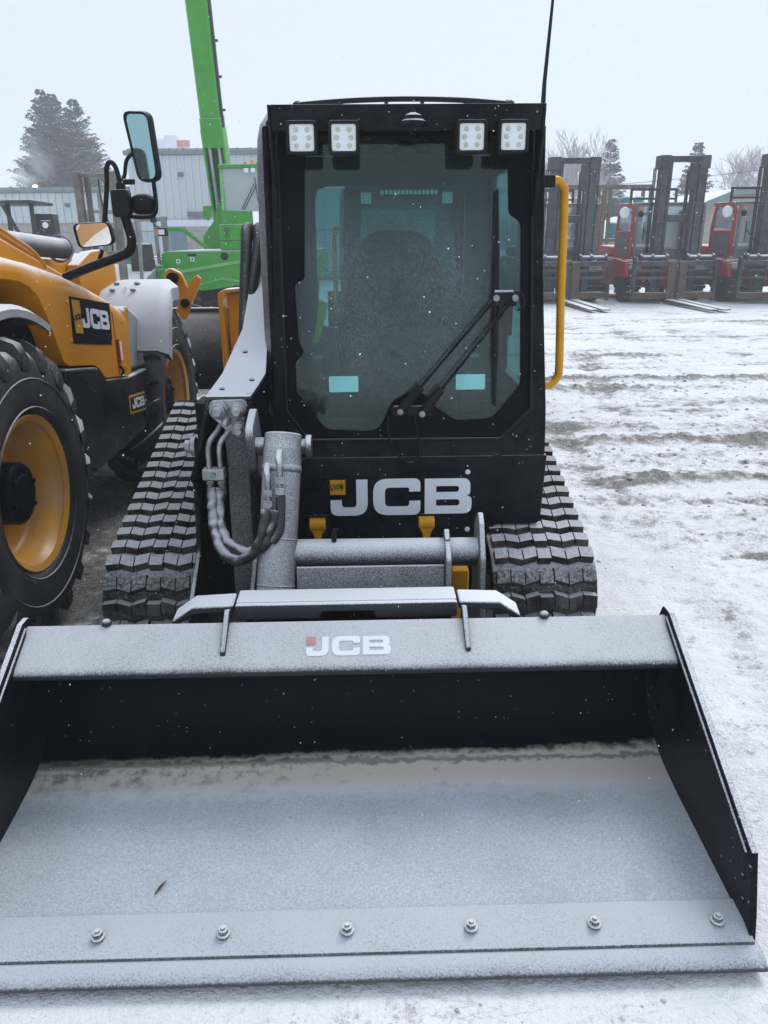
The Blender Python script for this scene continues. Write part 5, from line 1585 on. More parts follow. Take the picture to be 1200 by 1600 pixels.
    MB().prism(rpoly([(0.68, 2.36), (0.68, 2.42), (2.0, 2.44, .1), (2.1, 2.36)]), 'x', -0.84, 0.97).build('cab_roof', m_fgrey, f, 0.02)
    for p0, p1 in (((-0.60, 1.75), (-0.25, 1.38)), ((-0.62, 1.95), (-0.62, 1.45))):
        MB().bar((p0[0], 0.70, p0[1]), (p1[0], 0.70, p1[1]), 0.018).build('cab_wiper', m_dark, f)
    for s, x_ in ((-1, -0.86), (1, 1.0)):
        dr = MB().ring(rpoly([(0.82, 1.05), (0.80, 2.20, .15), (0.95, 2.42, .1), (1.85, 2.42, .15), (1.98, 1.85, .1), (1.98, 1.05)], 4),
                       rpoly([(0.92, 1.78), (0.92, 2.20, .1), (1.0, 2.30, .08), (1.75, 2.30, .1), (1.86, 1.78, .02), (1.86, 1.78)], 4)[:] if False else
                       rpoly([(0.92, 1.74), (0.91, 2.18, .15), (1.0, 2.31, .1), (1.78, 2.31, .15), (1.87, 1.85, .1), (1.87, 1.74)], 4), 'x', x_ - 0.03, x_ + 0.03).build('cab_door', m_fred, f, 0.01)
        MB().prism([(0.93, 1.75), (0.93, 2.20), (1.0, 2.30), (1.77, 2.30), (1.86, 1.80)], 'x', x_ - 0.004, x_ + 0.004).build('door_window', m_fglass, dr)
        MB().prism(rpoly([(1.0, 1.15, .05), (1.0, 1.66, .05), (1.80, 1.60, .08), (1.72, 1.15, .05)]), 'x', x_ + s * 0.031, x_ + s * 0.036).build('door_lower_window', m_fgrey, dr)
    rm = MB().lathe([(0, 0), (0.14, 0), (0.13, 0.02), (0.0, 0.05)], (-1.12, 0.80, 2.18), (0, -1, 0), 20).build('round_mirror', m_convex, f)
    MB().tube([(-1.12, 0.84, 2.18), (-1.0, 0.86, 2.20), (-0.85, 0.82, 2.16)], 0.014, 6).build('mirror_stalk', m_dark, rm)
    for x_ in (-0.74,):
        MB().lathe([(0, 0), (0.07, 0), (0.07, 0.08), (0, 0.1)], (x_, 0.66, 2.14), (0, 1, 0), 12).build('work_lamp', m_dark, f)
        MB().box(x_ - 0.05, x_ + 0.05, 0.64, 0.70, 2.24, 2.31).build('indicator', m_orange, f)
    MB().lathe([(0, 0), (0.05, 0), (0.045, 0.07), (0, 0.1)], (0.1, 1.3, 2.44), (0, 0, 1), 12).build('beacon', m_orange, f)
    # exhaust
    MB().tube([(1.05, 2.3, 1.3), (1.05, 2.3, 1.95), (1.02, 2.25, 2.1), (0.95, 2.1, 2.2)], 0.07, 10, 3).build('exhaust_pipe', m_fgrey, f)
    MB().prism([(0.35, 0.62), (0.55, 1.0), (1.15, 1.05), (1.5, 0.80), (1.5, 0.62)], 'x', -1.10, -0.955).build('step_guard', m_fred, f, 0.02)
    for x_ in (-0.86, 0.86):
        for y_, r_ in ((0.85, 0.52), (3.1, 0.45)):
            ty = [(0.25, -0.2), (0.8 * r_, -0.2), (0.96 * r_, -0.16), (r_, -0.08), (r_, 0.08), (0.96 * r_, 0.16), (0.8 * r_, 0.2), (0.25, 0.2)]
            w = MB().lathe(ty, (x_, y_, r_), (1, 0, 0), 28).build('tyre', m_tyre, f)
            MB().lathe([(0, -0.17), (0.25, -0.17), (0.25, 0.17), (0, 0.17)], (x_, y_, r_), (1, 0, 0), 20).build('wheel_disc', m_fgrey, w)
            for k in range(20):
                a = 2 * PI * k / 20
                cc = Vector((x_, y_ + math.cos(a) * r_, r_ + math.sin(a) * r_))
                MB().box(-0.18, 0.18, -0.04, 0.04, -0.02, 0.02, Matrix.Translation(cc) @ Matrix.Rotation(a + PI / 2, 4, 'X')).build('tread_block', m_tyre, w)
    return f


fl2 = forklift((7.40, 20.35, 0), R(4), 'red forklift with wide carriage, middle one of the row beyond the yellow handle')
fl1 = copy_tree(fl2); fl1.location = (4.75, 20.55, 0)
fl1['label'] = 'red forklift directly behind the yellow grab handle, its cab hidden by the loader'
fl3 = copy_tree(fl2); fl3.location = (9.95, 20.15, 0); fl3.rotation_euler.z = R(6)
fl3['label'] = 'red forklift at the right edge of the yard, partly cut off'

# ------------------------------------------------------------------ old forklifts on the left
m_oldmast = paint('worn_mast', (0.16, 0.145, 0.13), 0.7, amt=0.8, lo=0.5, hi=0.9, grain=0.4, fine=60, wear=0.3, grime=(0.07, 0.06, 0.05), gamt=0.7, gscale=3)
m_oldgrey = paint('old_grey_paint', (0.30, 0.31, 0.30), 0.6, amt=0.85, lo=0.5, hi=0.9, grain=0.4, fine=60, wear=0.2)
m_olddark = paint('old_dark_paint', (0.035, 0.037, 0.035), 0.65, amt=0.8, lo=0.5, hi=0.9, grain=0.4, fine=60, wear=0.2)
oy = 15.5
of = thing('forklift', 'old pale forklift with tall rusty mast seen between the yellow telehandler and its mirror', 'forklift', (-5.3, oy, 0), R(0), None)
for s in (-1, 1):
    MB().prism([(0.0, 0.1), (0.16, 0.1), (0.16, 2.83), (0.0, 2.83)], 'x', s * 0.33 - 0.09, s * 0.33 + 0.03).build('mast_channel', m_oldmast, of, 0.01)
    MB().prism([(0.18, 0.1), (0.30, 0.1), (0.30, 2.80), (0.18, 2.80)], 'x', s * 0.24 - 0.04, s * 0.24 + 0.04).build('mast_inner_channel', m_oldmast, of, 0.01)
for z_, h in ((2.74, 0.06), (1.75, 0.10), (1.35, 0.08), (0.7, 0.12)):
    MB().box(-0.36, 0.34, 0.05, 0.15, z_, z_ + h).build('mast_crossbar', m_oldmast, of, 0.008)
MB().cyl((-0.04, 0.22, 0.3), (-0.04, 0.22, 2.5), 0.04, seg=10).build('lift_cylinder', m_oldgrey, of)
MB().tube([(0.02, 0.1, 2.7), (0.04, 0.1, 2.3), (0.14, 0.1, 1.8), (0.12, 0.1, 1.3)], 0.014, 6, 4).build('mast_hose', m_dark, of)
MB().box(-0.65, 0.65, -0.12, -0.02, 0.72, 0.82).build('carriage_rail', m_oldmast, of, 0.008)
MB().box(-0.65, 0.65, -0.12, -0.02, 0.25, 0.37).build('carriage_rail', m_oldmast, of, 0.008)
for x_ in (-0.62, -0.3, 0.0, 0.3, 0.62):
    MB().box(x_ - 0.03, x_ + 0.03, -0.11, -0.03, 0.373, 0.717).build('carriage_post', m_oldmast, of)
for x_ in (-0.35, 0.30):
    MB().prism([(-0.16, 0.02), (-0.125, 0.02), (-0.125, 0.85), (-0.16, 0.85), (-0.16, 0.07), (-1.2, 0.05), (-1.2, 0.02)], 'x', x_ - 0.06, x_ + 0.06).build('fork', m_rust, of)
MB().prism(rpoly([(0.35, 0.25), (0.35, 0.85, .05), (1.9, 1.15, .1), (2.2, 0.9, .1), (2.2, 0.25)]), 'x', -0.55, 0.55).build('body', m_oldgrey, of, 0.04)
MB().prism(rpoly([(1.2, 1.0), (1.25, 1.55, .05), (1.45, 1.58, .05), (1.6, 1.05)]), 'x', 0.10, 0.52).build('seat', m_olddark, of, 0.03)
for x_ in (-0.5, 0.5):
    MB().bar((x_, 0.55, 0.9), (x_, 0.75, 2.15), 0.06).build('guard_post', m_oldgrey, of)
    MB().bar((x_, 1.95, 1.1), (x_, 1.85, 2.15), 0.06).build('guard_post', m_oldgrey, of)
for k in range(6):
    MB().box(-0.52, 0.52, 0.75 + k * 0.21, 0.81 + k * 0.21, 2.15, 2.19).build('guard_bar', m_oldgrey, of)
for x_ in (-0.52, 0.52):
    for y_, r_ in ((0.55, 0.33), (1.85, 0.28)):
        MB().lathe([(0.0, -0.11), (r_ * .9, -0.11), (r_, -0.07), (r_, 0.07), (r_ * .9, 0.11), (0, 0.11)], (x_, y_, r_), (1, 0, 0), 24).build('tyre', m_tyre, of)
# pale forklift standing right of the old mast
pf = thing('forklift', 'pale grey forklift in front of the fence, half hidden by the mirror mast', 'forklift', (-4.85, 17.6, 0), 0)
MB().prism(rpoly([(0.0, 0.2), (0.0, 0.9, .1), (0.35, 1.25, .15), (1.6, 1.2, .2), (1.8, 0.2)]), 'x', -0.5, 0.45).build('body', m_oldgrey, pf, 0.06)
MB().box(-0.42, -0.30, -0.10, 0.0, 0.3, 2.1).build('mast_channel', m_oldgrey, pf, 0.01)
MB().box(0.14, 0.26, -0.10, 0.0, 0.3, 2.1).build('mast_channel', m_oldgrey, pf, 0.01)
MB().box(-0.42, 0.26, -0.08, -0.02, 2.0, 2.08).build('mast_crossbar', m_oldgrey, pf)
MB().prism(rpoly([(0.12, 1.05), (0.12, 1.30, .05), (0.40, 1.32, .1), (0.40, 1.05)]), 'x', 0.10, 0.40).build('seat', m_olddark, pf, 0.03)
for x_ in (-0.42, 0.40):
    MB().lathe([(0.0, -0.11), (0.30, -0.11), (0.34, -0.07), (0.34, 0.07), (0.30, 0.11), (0, 0.11)], (x_, 0.35, 0.34), (1, 0, 0), 24).build('tyre', m_tyre, pf)
    MB().lathe([(0.0, -0.11), (0.25, -0.11), (0.28, -0.07), (0.28, 0.07), (0.25, 0.11), (0, 0.11)], (x_, 1.5, 0.28), (1, 0, 0), 24).build('tyre', m_tyre, pf)
# dark forklift with overhead guard at the far left
df = thing('forklift', 'dark old forklift with overhead guard above the silencer at the far left', 'forklift', (-6.85, 15.0, 0), R(6))
p = at(70, 316, 15)
for x_ in (-0.55, 0.0, 0.42):
    MB().bar((x_, 0.1, 1.0), (x_ - 0.04, 0.35, 2.28), 0.07).build('guard_post', m_olddark, df)
MB().bar((-0.05, 0.1, 2.25), (0.40, 0.0, 1.3), 0.05).build('guard_brace', m_olddark, df)
MB().box(-0.62, 0.45, 0.1, 1.5, 2.28, 2.34).build('guard_roof', m_olddark, df, 0.01)
MB().box(-0.50, -0.18, 0.08, 0.14, 2.30, 2.38).build('red_light', m_redlens, df, 0.01)
MB().box(0.26, 0.66, 0.6, 1.0, 0.9, 2.12).build('gas_locker', m_olddark, df, 0.02)
MB().box(-0.30, -0.02, 0.5, 0.7, 1.0, 1.75).build('seat', m_olddark, df, 0.04)
MB().tube([Vector((-0.42 + 0.16 * math.cos(a), 0.02 + 0.05 * math.sin(a), 1.70 + 0.07 * math.sin(a))) for a in [2 * PI * k / 16 for k in range(17)]], 0.012, 5).build('steering_wheel', m_olddark, df)
lm = MB().box(0.62, 0.80, -0.1, 0.0, 1.82, 1.98).build('work_lamp', m_olddark, df, 0.02)
MB().lathe([(0, 0), (0.055, 0), (0.05, 0.01), (0, 0.02)], (0.71, -0.101, 1.90), (0, -1, 0), 12).build('lens', m_lens, lm)
MB().prism(rpoly([(0.0, 0.25), (0.0, 1.0, .05), (2.0, 1.15, .1), (2.1, 0.25)]), 'x', -0.6, 0.6).build('body', m_olddark, df, 0.04)
for x_ in (-0.55, 0.55):
    for y_ in (0.4, 1.7):
        MB().lathe([(0.0, -0.11), (0.28, -0.11), (0.32, -0.07), (0.32, 0.07), (0.28, 0.11), (0, 0.11)], (x_, y_, 0.32), (1, 0, 0), 20).build('tyre', m_tyre, df)

# ------------------------------------------------------------------ corrugated warehouse
def corrugated():
    t = NT('corrugated_cladding')
    geo = t.new('NewGeometry')
    n = t.noise(geo.outputs['Position'], 0.7, 4, 0.6)
    b = t.new('BsdfPrincipled'); b.inputs['Roughness'].default_value = 0.45; b.inputs['Metallic'].default_value = 0.1
    t.val(t.mix(n, (0.50, 0.55, 0.57), (0.60, 0.65, 0.67)), b.inputs['Base Color'])
    t.link(b.outputs[0], t.out.inputs['Surface'])
    return t.m


m_clad = corrugated()
m_trim = paint('grey_green_trim', (0.16, 0.21, 0.21), 0.5, amt=0.9, lo=0.6, hi=0.9)
m_block = paint('painted_block', (0.36, 0.34, 0.30), 0.8, wear=0.15)
m_roofsnow = paint('snowy_roof', (0.2, 0.22, 0.22), 0.7, amt=0.97, lo=0.2, hi=0.6)
m_bluedoor = paint('blue_door', (0.10, 0.19, 0.25), 0.5)
BY = 34.0


def cladding(name, x0, x1, y, z0, z1, parent, pitch=0.29):
    pts = []
    x_ = x0
    while x_ < x1:
        for dx, dy in ((0, 0), (pitch * 0.42, 0), (pitch * 0.5, -0.06), (pitch * 0.66, -0.06), (pitch * 0.74, 0)):
            if x_ + dx <= x1:
                pts.append((x_ + dx, y + dy))
        x_ += pitch
    pts.append((x1, y))
    poly = pts + [(x1, y + 0.15), (x0, y + 0.15)]
    return MB().prism(poly, 'z', z0, z1).build(name, m_clad, parent, angle=20)


wh = thing('warehouse', 'grey corrugated metal warehouse with a low left wing and taller right block', 'building', (-10, BY + 4, 0), 0, world_coords=True)
MB().box(-24, -10.0, BY + 0.16, BY + 14, 0, 3.45).build('wing_core', m_block, wh)
MB().box(-9.9, 2.5, BY - 0.84, BY + 14, 0, 4.72).build('block_core', m_block, wh)
cladding('wing_cladding', -24, -9.95, BY, 2.30, 3.45, wh)
MB().box(-24, -10.0, BY + 0.05, BY + 0.158, 0, 2.29).build('wing_base_wall', m_block, wh)
cladding('block_cladding', -9.95, 2.5, BY - 1.0, 0.35, 4.72, wh)
MB().box(-24.2, -9.98, BY - 0.12, BY + 0.2, 3.46, 3.60).build('eaves', m_trim, wh, 0.02)
MB().box(-10.05, 2.7, BY - 1.14, BY - 0.8, 4.73, 4.90).build('eaves', m_trim, wh, 0.02)
MB().box(-24.2, -9.98, BY + 0.21, BY + 14, 3.46, 3.68).build('roof', m_roofsnow, wh)
MB().box(-10.0, 2.7, BY - 0.79, BY + 14, 4.73, 4.98).build('roof', m_roofsnow, wh)
for k in range(24):
    MB().box(-9.8 + k * 0.52, -9.72 + k * 0.52, BY - 1.16, BY - 1.0, 4.90, 4.96).build('eaves_rib', m_trim, wh)
for k in range(27):
    MB().box(-23.9 + k * 0.52, -23.82 + k * 0.52, BY - 0.14, BY, 3.60, 3.66).build('eaves_rib', m_trim, wh)
dx0 = at(255, 380, BY - 1.1).x
MB().box(dx0 - 0.1, dx0 + 2.1, BY - 1.12, BY - 1.065, 0.0, 2.35).build('door_surround', m_white, wh)
MB().box(dx0 + 0.05, dx0 + 1.0, BY - 1.15, BY - 1.125, 0.0, 2.1).build('door', m_bluedoor, wh)
MB().box(dx0 + 1.03, dx0 + 1.95, BY - 1.15, BY - 1.125, 0.0, 2.1).build('door', m_block, wh)
MB().box(dx0 + 1.1, dx0 + 2.0, BY - 1.2, BY - 1.065, 2.45, 2.65).build('door_lamp', m_fgrey, wh)
q = at(72, 358, BY)
MB().box(q.x - 0.35, q.x + 0.35, BY - 0.02, BY + 0.045, q.z - 0.2, q.z + 0.2).build('vent_grille', m_mast, wh)
for px, py, yy in ((282, 272, BY - 1.12), (105, 320, BY - 0.12)):
    q = at(px, py, yy)
    MB().ball((q.x, q.y, q.z), 0.12, 0.08, 0.1).build('wall_lamp', m_fgrey, wh)
# roof plant and lamp post
q = at(265, 236, BY + 2)
hv = thing('roof_vent', 'round duct fan unit with red end on the warehouse roof', 'vent', (q.x, BY + 2, 4.98), 0, world_coords=True)
MB().cyl((q.x - 1.0, BY + 2, 5.35), (q.x - 0.1, BY + 2, 5.35), 0.33, seg=20).build('duct', m_white, hv)
MB().box(q.x - 0.1, q.x + 0.45, BY + 1.6, BY + 2.4, 4.99, 5.75).build('fan_box', m_white, hv, 0.05)
MB().box(q.x + 0.46, q.x + 0.95, BY + 1.65, BY + 2.35, 4.99, 5.55).build('motor_box', m_white, hv, 0.03)
MB().box(q.x + 0.46, q.x + 0.97, BY + 1.62, BY + 1.648, 5.28, 5.54).build('red_panel', m_red, hv)
q = at(22, 300, BY - 1)
lp = thing('lamp_post', 'thin bent lamp post in front of the low warehouse wing', 'lamp post', (q.x, BY - 3, 0), 0)
MB().tube([(0, 0, 0), (0, 0, 3.6), (-0.06, 0, 3.9)], 0.04, 6).build('post', m_fgrey, lp)
MB().box(-0.32, 0.3, -0.08, 0.08, 3.9, 3.97).build('lamp_head', m_fgrey, lp)
q = at(55, 292, BY + 1.0)
em = NT('lit_lamp'); e_ = em.new('Emission'); e_.inputs['Color'].default_value = (0.85, 1.0, 0.5, 1); e_.inputs['Strength'].default_value = 4
em.link(e_.outputs[0], em.out.inputs['Surface'])
rl = thing('roof_lamp', 'small lit yellow-green lamp on the low warehouse roof', 'lamp', (q.x, q.y, 3.68), 0)
MB().lathe([(0, 0.02), (0.10, 0.02), (0.10, 0.12), (0, 0.15)], (0, 0, 0), (0, 0, 1), 10).build('lamp_glass', em.m, rl)
MB().lathe([(0, 0.0), (0.12, 0.0), (0.12, 0.018), (0, 0.018)], (0, 0, 0), (0, 0, 1), 10).build('lamp_base', m_fgrey, rl)

# ------------------------------------------------------------------ chain link fence before the warehouse
m_galv = paint('galvanised_wire', (0.28, 0.30, 0.31), 0.5, 0.6)
FYF = 27.0
fn = thing('chain_link_fence', 'galvanised chain link fence running before the warehouse', 'fence', (-9, FYF, 0), 0, world_coords=True)
x_ = -19.0
while x_ <= -1.0:
    MB().cyl((x_, FYF, -0.02), (x_, FYF, 1.92), 0.035, seg=8).build('fence_post', m_galv, fn)
    x_ += 2.4
MB().cyl((-19, FYF, 1.88), (-1.2, FYF, 1.88), 0.024, seg=6).build('top_rail', m_galv, fn)
mb = MB()
k = -19.0
while k < -1.2:
    for s in (1, -1):
        a = Vector((k, FYF + 0.01 * s, 0.03)); b_ = Vector((k + s * 1.82, FYF + 0.01 * s, 1.85))
        if -19 <= b_.x <= -1.2:
            mb.bar(a, b_, 0.009, 0.009, (0, 1, 0))
    k += 0.11
tag(mb.build('wire_mesh', m_galv, fn, fix=False), kind='stuff')

# ------------------------------------------------------------------ drums, cone and gas bottles by the fence
m_drum = paint('red_drum_paint', (0.42, 0.05, 0.05), 0.5, amt=0.9, lo=0.6, hi=0.9, wear=0.15)
for k, (px, lab) in enumerate(((258, 'left of two red drums beside the warehouse door'), (268, 'right of two red drums beside the warehouse door'))):
    q = at(px, 400, 29.5)
    d = thing('drum', lab, 'drum', (q.x, 29.5, -0.02), 0, 'red drums by the warehouse door')
    MB().lathe([(0, 0), (0.29, 0), (0.29, 0.29), (0.30, 0.30), (0.29, 0.31), (0.29, 0.59), (0.30, 0.60), (0.29, 0.61), (0.29, 0.88), (0, 0.88)], (0, 0, 0), (0, 0, 1), 20).build('barrel', m_drum, d)
    MB().lathe([(0.27, 0.885), (0.30, 0.885), (0.30, 0.90), (0.27, 0.90)], (0, 0, 0), (0, 0, 1), 20, closed=True).build('barrel_rim', m_drum, d)
q = at(278, 402, 29.3)
tcn = thing('traffic_cone', 'small orange traffic cone right of the red drums', 'cone', (q.x, 29.3, -0.02), 0)
MB().lathe([(0, 0.03), (0.14, 0.03), (0.03, 0.72), (0, 0.73)], (0, 0, 0), (0, 0, 1), 14).build('cone_body', m_orange, tcn)
MB().box(-0.19, 0.19, -0.19, 0.19, 0, 0.028).build('cone_base', m_orange, tcn)
for k in range(4):
    q = at(238 + 7 * (k % 3) - (k // 3) * 3, 430, 20.5 + (k // 3) * 0.4)
    g_ = thing('gas_bottle', ['leftmost front gas bottle of the cluster beside the green chassis', 'middle front gas bottle of the cluster beside the green chassis', 'rightmost front gas bottle of the cluster beside the green chassis', 'rear gas bottle of the cluster beside the green chassis'][k], 'gas bottle', (q.x, q.y, -0.02), 0, 'gas bottles by the green telehandler')
    MB().lathe([(0, 0), (0.15, 0), (0.16, 0.04), (0.16, 0.60), (0.13, 0.70), (0.05, 0.75), (0, 0.75)], (0, 0, 0), (0, 0, 1), 16).build('bottle', m_oldgrey, g_)
    MB().lathe([(0.09, 0.74), (0.10, 0.74), (0.10, 0.88), (0.09, 0.88)], (0, 0, 0), (0, 0, 1), 14, closed=True).build('valve_collar', m_oldgrey, g_)
m_dkgreen = paint('dark_green_crate', (0.04, 0.13, 0.09), 0.6, amt=0.9, lo=0.5, hi=0.9)
for k, (px, py, lab) in enumerate(((235, 412, 'lower dark green crate by the fence left of the green telehandler'), (237, 392, 'upper dark green crate stacked by the fence'))):
    q = at(px, py, 24.0)
    z0 = -0.02 if k == 0 else 0.60
    cr_ = thing('crate', lab, 'crate', (q.x, 24.0, z0), 0, 'dark green crates by the fence')
    MB().box(-0.75, 0.75, -0.5, 0.5, 0.06, 0.56).build('crate_body', m_dkgreen, cr_, 0.02)
    for j in range(6):
        MB().box(-0.72 + j * 0.26, -0.66 + j * 0.26, -0.53, -0.502, 0.0, 0.58).build('crate_rib', m_dkgreen, cr_)

# ------------------------------------------------------------------ low building and racks of pipe behind the right forklifts
m_tan = paint('tan_siding', (0.34, 0.31, 0.25), 0.7, wear=0.1)
rb = thing('shed', 'low tan shed with green-grey sloping roof edge behind the right forklifts', 'building', (22, 38, 0), 0, world_coords=True)
a = at(1105, 325, 36); b_ = at(1150, 300, 36)
MB().prism([(a.x - 4.0, 0), (a.x - 4.0, a.z - 1.5), (b_.x, b_.z - 0.12), (b_.x + 14, b_.z - 0.12), (b_.x + 14, 0)], 'y', 36, 46).build('wall', m_tan, rb)
MB().prism([(a.x - 4.3, a.z - 1.62), (a.x - 4.3, a.z - 1.35), (b_.x, b_.z + 0.15), (b_.x + 14.4, b_.z + 0.15), (b_.x + 14.4, b_.z - 0.11), (b_.x, b_.z - 0.11)], 'y', 35.7, 46.4).build('roof', m_trim, rb, 0.02)
m_rack = paint('rack_steel', (0.12, 0.10, 0.07), 0.7, amt=0.9, lo=0.5, hi=0.9)
m_teal = paint('teal_tank', (0.05, 0.22, 0.22), 0.5, amt=0.9, lo=0.55, hi=0.9)
for k, (px0, px1, lab) in enumerate(((868, 940, 'left steel rack loaded with pale drums behind the forklifts'), (948, 1010, 'right steel rack with teal tanks between the first two forklifts'))):
    u, v = at(px0, 310, 27.5), at(px1, 310, 27.5)
    rk = thing('storage_rack', lab, 'rack', ((u.x + v.x) / 2, 27.5, -0.02), 0, 'storage racks behind the forklifts')
    w = (v.x - u.x) / 2
    for sx in (-w, w):
        for sy in (-0.4, 0.4):
            MB().box(sx - 0.05, sx + 0.05, sy - 0.05, sy + 0.05, 0, 3.15).build('rack_post', m_rack, rk)
    for z_ in (0.6, 1.45, 2.25, 3.1):
        MB().box(-w - 0.02, w + 0.02, -0.46, -0.40, z_, z_ + 0.10).build('rack_beam', m_rack, rk)
        MB().box(-w - 0.02, w + 0.02, 0.40, 0.46, z_, z_ + 0.10).build('rack_beam', m_rack, rk)
    for z_ in (0.62, 1.47, 2.27):
        n = int(w * 2 / 0.42)
        for j in range(n):
            xx = -w + 0.25 + j * (2 * w - 0.5) / max(1, n - 1)
            dr = tag(MB().lathe([(0, 0.09), (0.17, 0.09), (0.18, 0.14), (0.18, 0.5), (0.12, 0.58), (0.05, 0.60), (0, 0.6)], (rk.location.x + xx, 27.5, z_ - 0.02), (0, 0, 1), 14).build(
                'container', [m_oldgrey, m_teal][k] if (j + int(z_ * 3)) % 3 else m_fgrey), '%s container from the left on the %s shelf of the %s' % (['first', 'second', 'third', 'fourth', 'fifth', 'sixth', 'seventh'][j], {0.62: 'bottom', 1.47: 'middle', 2.27: 'top'}[z_], ['left rack', 'right rack'][k]), 'container', 'containers on the %s rack, %s shelf' % (['left', 'right'][k], {0.62: 'bottom', 1.47: 'middle', 2.27: 'top'}[z_]))
            c = Vector((rk.location.x + xx, 27.5, z_)); dr.data.transform(Matrix.Translation(-c)); dr.location = c

# ------------------------------------------------------------------ trees
m_bark = paint('bark', (0.07, 0.06, 0.055), 0.9)
m_needle = paint('spruce_needles', (0.030, 0.042, 0.036), 0.8, amt=0.35, lo=0.6, hi=1.0, grain=0.4, fine=3)
m_twig = paint('frosted_twigs', (0.42, 0.40, 0.41), 0.9)


def spruce(loc, h, rad, label, seed, n=80):
    rnd = random.Random(seed)
    tr = thing('spruce_tree', label, 'tree', loc, 0, None)
    MB().tube([(0, 0, 0), (0.05, 0, h * 0.5), (0, 0, h * 0.99)], [0.25, 0.14, 0.02], 8).build('trunk', m_bark, tr)
    mb = MB()
    for i in range(n):
        f = (i + rnd.random()) / n
        z = h * (0.06 + 0.93 * f)
        for k in range(12 if f < 0.8 else 7):
            a = rnd.random() * 2 * PI
            L_ = rad * (1 - f) ** 0.92 * rnd.uniform(0.55, 1.15) + 0.10
            droop = rnd.uniform(0.05, 0.30) * (1 if f < 0.8 else -1.2)
            ns = max(3, int(L_ / 0.20))
            d = Vector((math.cos(a), math.sin(a), 0)); side = Vector((-math.sin(a), math.cos(a), 0))
            for j in range(ns):
                t_ = (j + 0.6) / ns
                p = d * (L_ * t_) + Vector((0, 0, z - L_ * droop * t_ + L_ * 0.22 * t_ ** 3))
                wdt = ((1 - 0.7 * t_) * L_ * 0.24 + 0.07) * rnd.uniform(0.6, 1.2)
                for s in (-1, 1):
                    q = p + side * (s * wdt) + d * (0.14 + 0.12 * rnd.random()) + Vector((0, 0, -0.06 - 0.12 * rnd.random()))
                    mb.add([p - d * 0.06, q, p + d * 0.13 + Vector((0, 0, 0.03))], [(0, 1, 2)])
                hang = p + Vector((rnd.uniform(-.06, .06), rnd.uniform(-.06, .06), -rnd.uniform(0.08, 0.26) * min(1, L_)))
                mb.add([p - d * 0.08, hang, p + d * 0.10], [(0, 1, 2)])
    mb.build('crown', m_needle, tr, fix=False)
    return tr


spruce((-24.4, 62, 0), 11.9, 4.5, 'tallest dark spruce behind the warehouse, leftmost of the clump', 1)
spruce((-22.4, 62.8, 0), 11.4, 4.8, 'dark spruce at the right of the clump behind the warehouse', 2)
spruce((-23.25, 61.0, 0), 11.4, 4.8, 'dark spruce standing between two others behind the warehouse', 3)
spruce((16.35, 60, 0), 8.1, 2.5, 'small spruce between the first and second right forklift masts', 4, 50)
spruce((23.3, 62, 0), 8.1, 2.5, 'small spruce half hidden by the middle forklift mast', 5, 50)


def bare_tree(loc, h, spread, label, seed, depth=6):
    rnd = random.Random(seed)
    tr = thing('bare_tree', label, 'tree', loc, 0, None)
    trunk, crown = MB(), MB()

    def grow(p, d, L_, r_, lev):
        q = p + d * L_
        mid = p.lerp(q, 0.5) + Vector((rnd.uniform(-1, 1), rnd.uniform(-1, 1), 0)) * L_ * 0.05
        (trunk if lev < 2 else crown).tube([p, mid, q], [r_, r_ * 0.85, r_ * 0.7], 5 if lev < 3 else 3, 0, False)
        if lev >= depth:
            return
        for k in range(3 if lev else 4):
            e = Vector((rnd.gauss(0, 1), rnd.gauss(0, 1), rnd.gauss(0, .6))).normalized()
            nd = (d * 0.95 + e * spread + Vector((0, 0, 0.22))).normalized()
            grow(p.lerp(q, rnd.uniform(0.55, 1.0)), nd, L_ * rnd.uniform(0.62, 0.88), max(0.014, r_ * 0.64), lev + 1)

    grow(Vector((0, 0, 0)), Vector((0, 0, 1)), h * 0.24, h * 0.018, 0)
    trunk.build('trunk', m_twig, tr, fix=False)
    crown.build('crown', m_twig, tr, fix=False)
    return tr


bare_tree((12.7, 56, 0), 10.0, 0.62, 'frosted bare tree just right of the loader cab', 11)
bare_tree((14.6, 58, 0), 10.0, 0.6, 'frosted bare tree behind the left forklift mast', 12)
bare_tree((25.3, 57, 0), 10.6, 0.66, 'pale frosted bare tree above the tan shed', 13)
bare_tree((28.2, 59, 0), 11.0, 0.66, 'pale frosted bare tree cut by the right picture edge', 14)
# far tree line that closes the yard, one grey mass
mb = MB()
rnd = random.Random(5)
for k in range(2600):
    x_ = rnd.uniform(-90, 90); y_ = rnd.uniform(100, 125)
    h_ = 3.2 + 1.6 * mnoise.noise(Vector((x_ * 0.06, 0, 0))) + rnd.random()
    mb.add([(x_ - 0.5, y_, 0), (x_ + 0.5, y_ + rnd.uniform(-.5, .5), 0), (x_ + rnd.uniform(-.4, .4), y_, h_)], [(0, 1, 2)])
o = mb.build('far_wood', m_twig, None, fix=False)
tag(o, 'grey wood far behind the yard', 'wood', kind='stuff')
# overhead wire on the right
p0, p1 = at(960, 278, 50), at(1130, 262, 50)
pw = MB().tube([p0 + (p0 - p1) * 2, p0.lerp(p1, 0.5) - Vector((0, 0, 0.4)), p1 + (p1 - p0) * 2], 0.015, 4, 8).build('overhead_wire', m_dark, None)
c = Vector((16, 50, 6)); pw.data.transform(Matrix.Translation(-c)); pw.location = c
tag(pw, 'thin overhead wire crossing the sky behind the forklifts', 'wire')

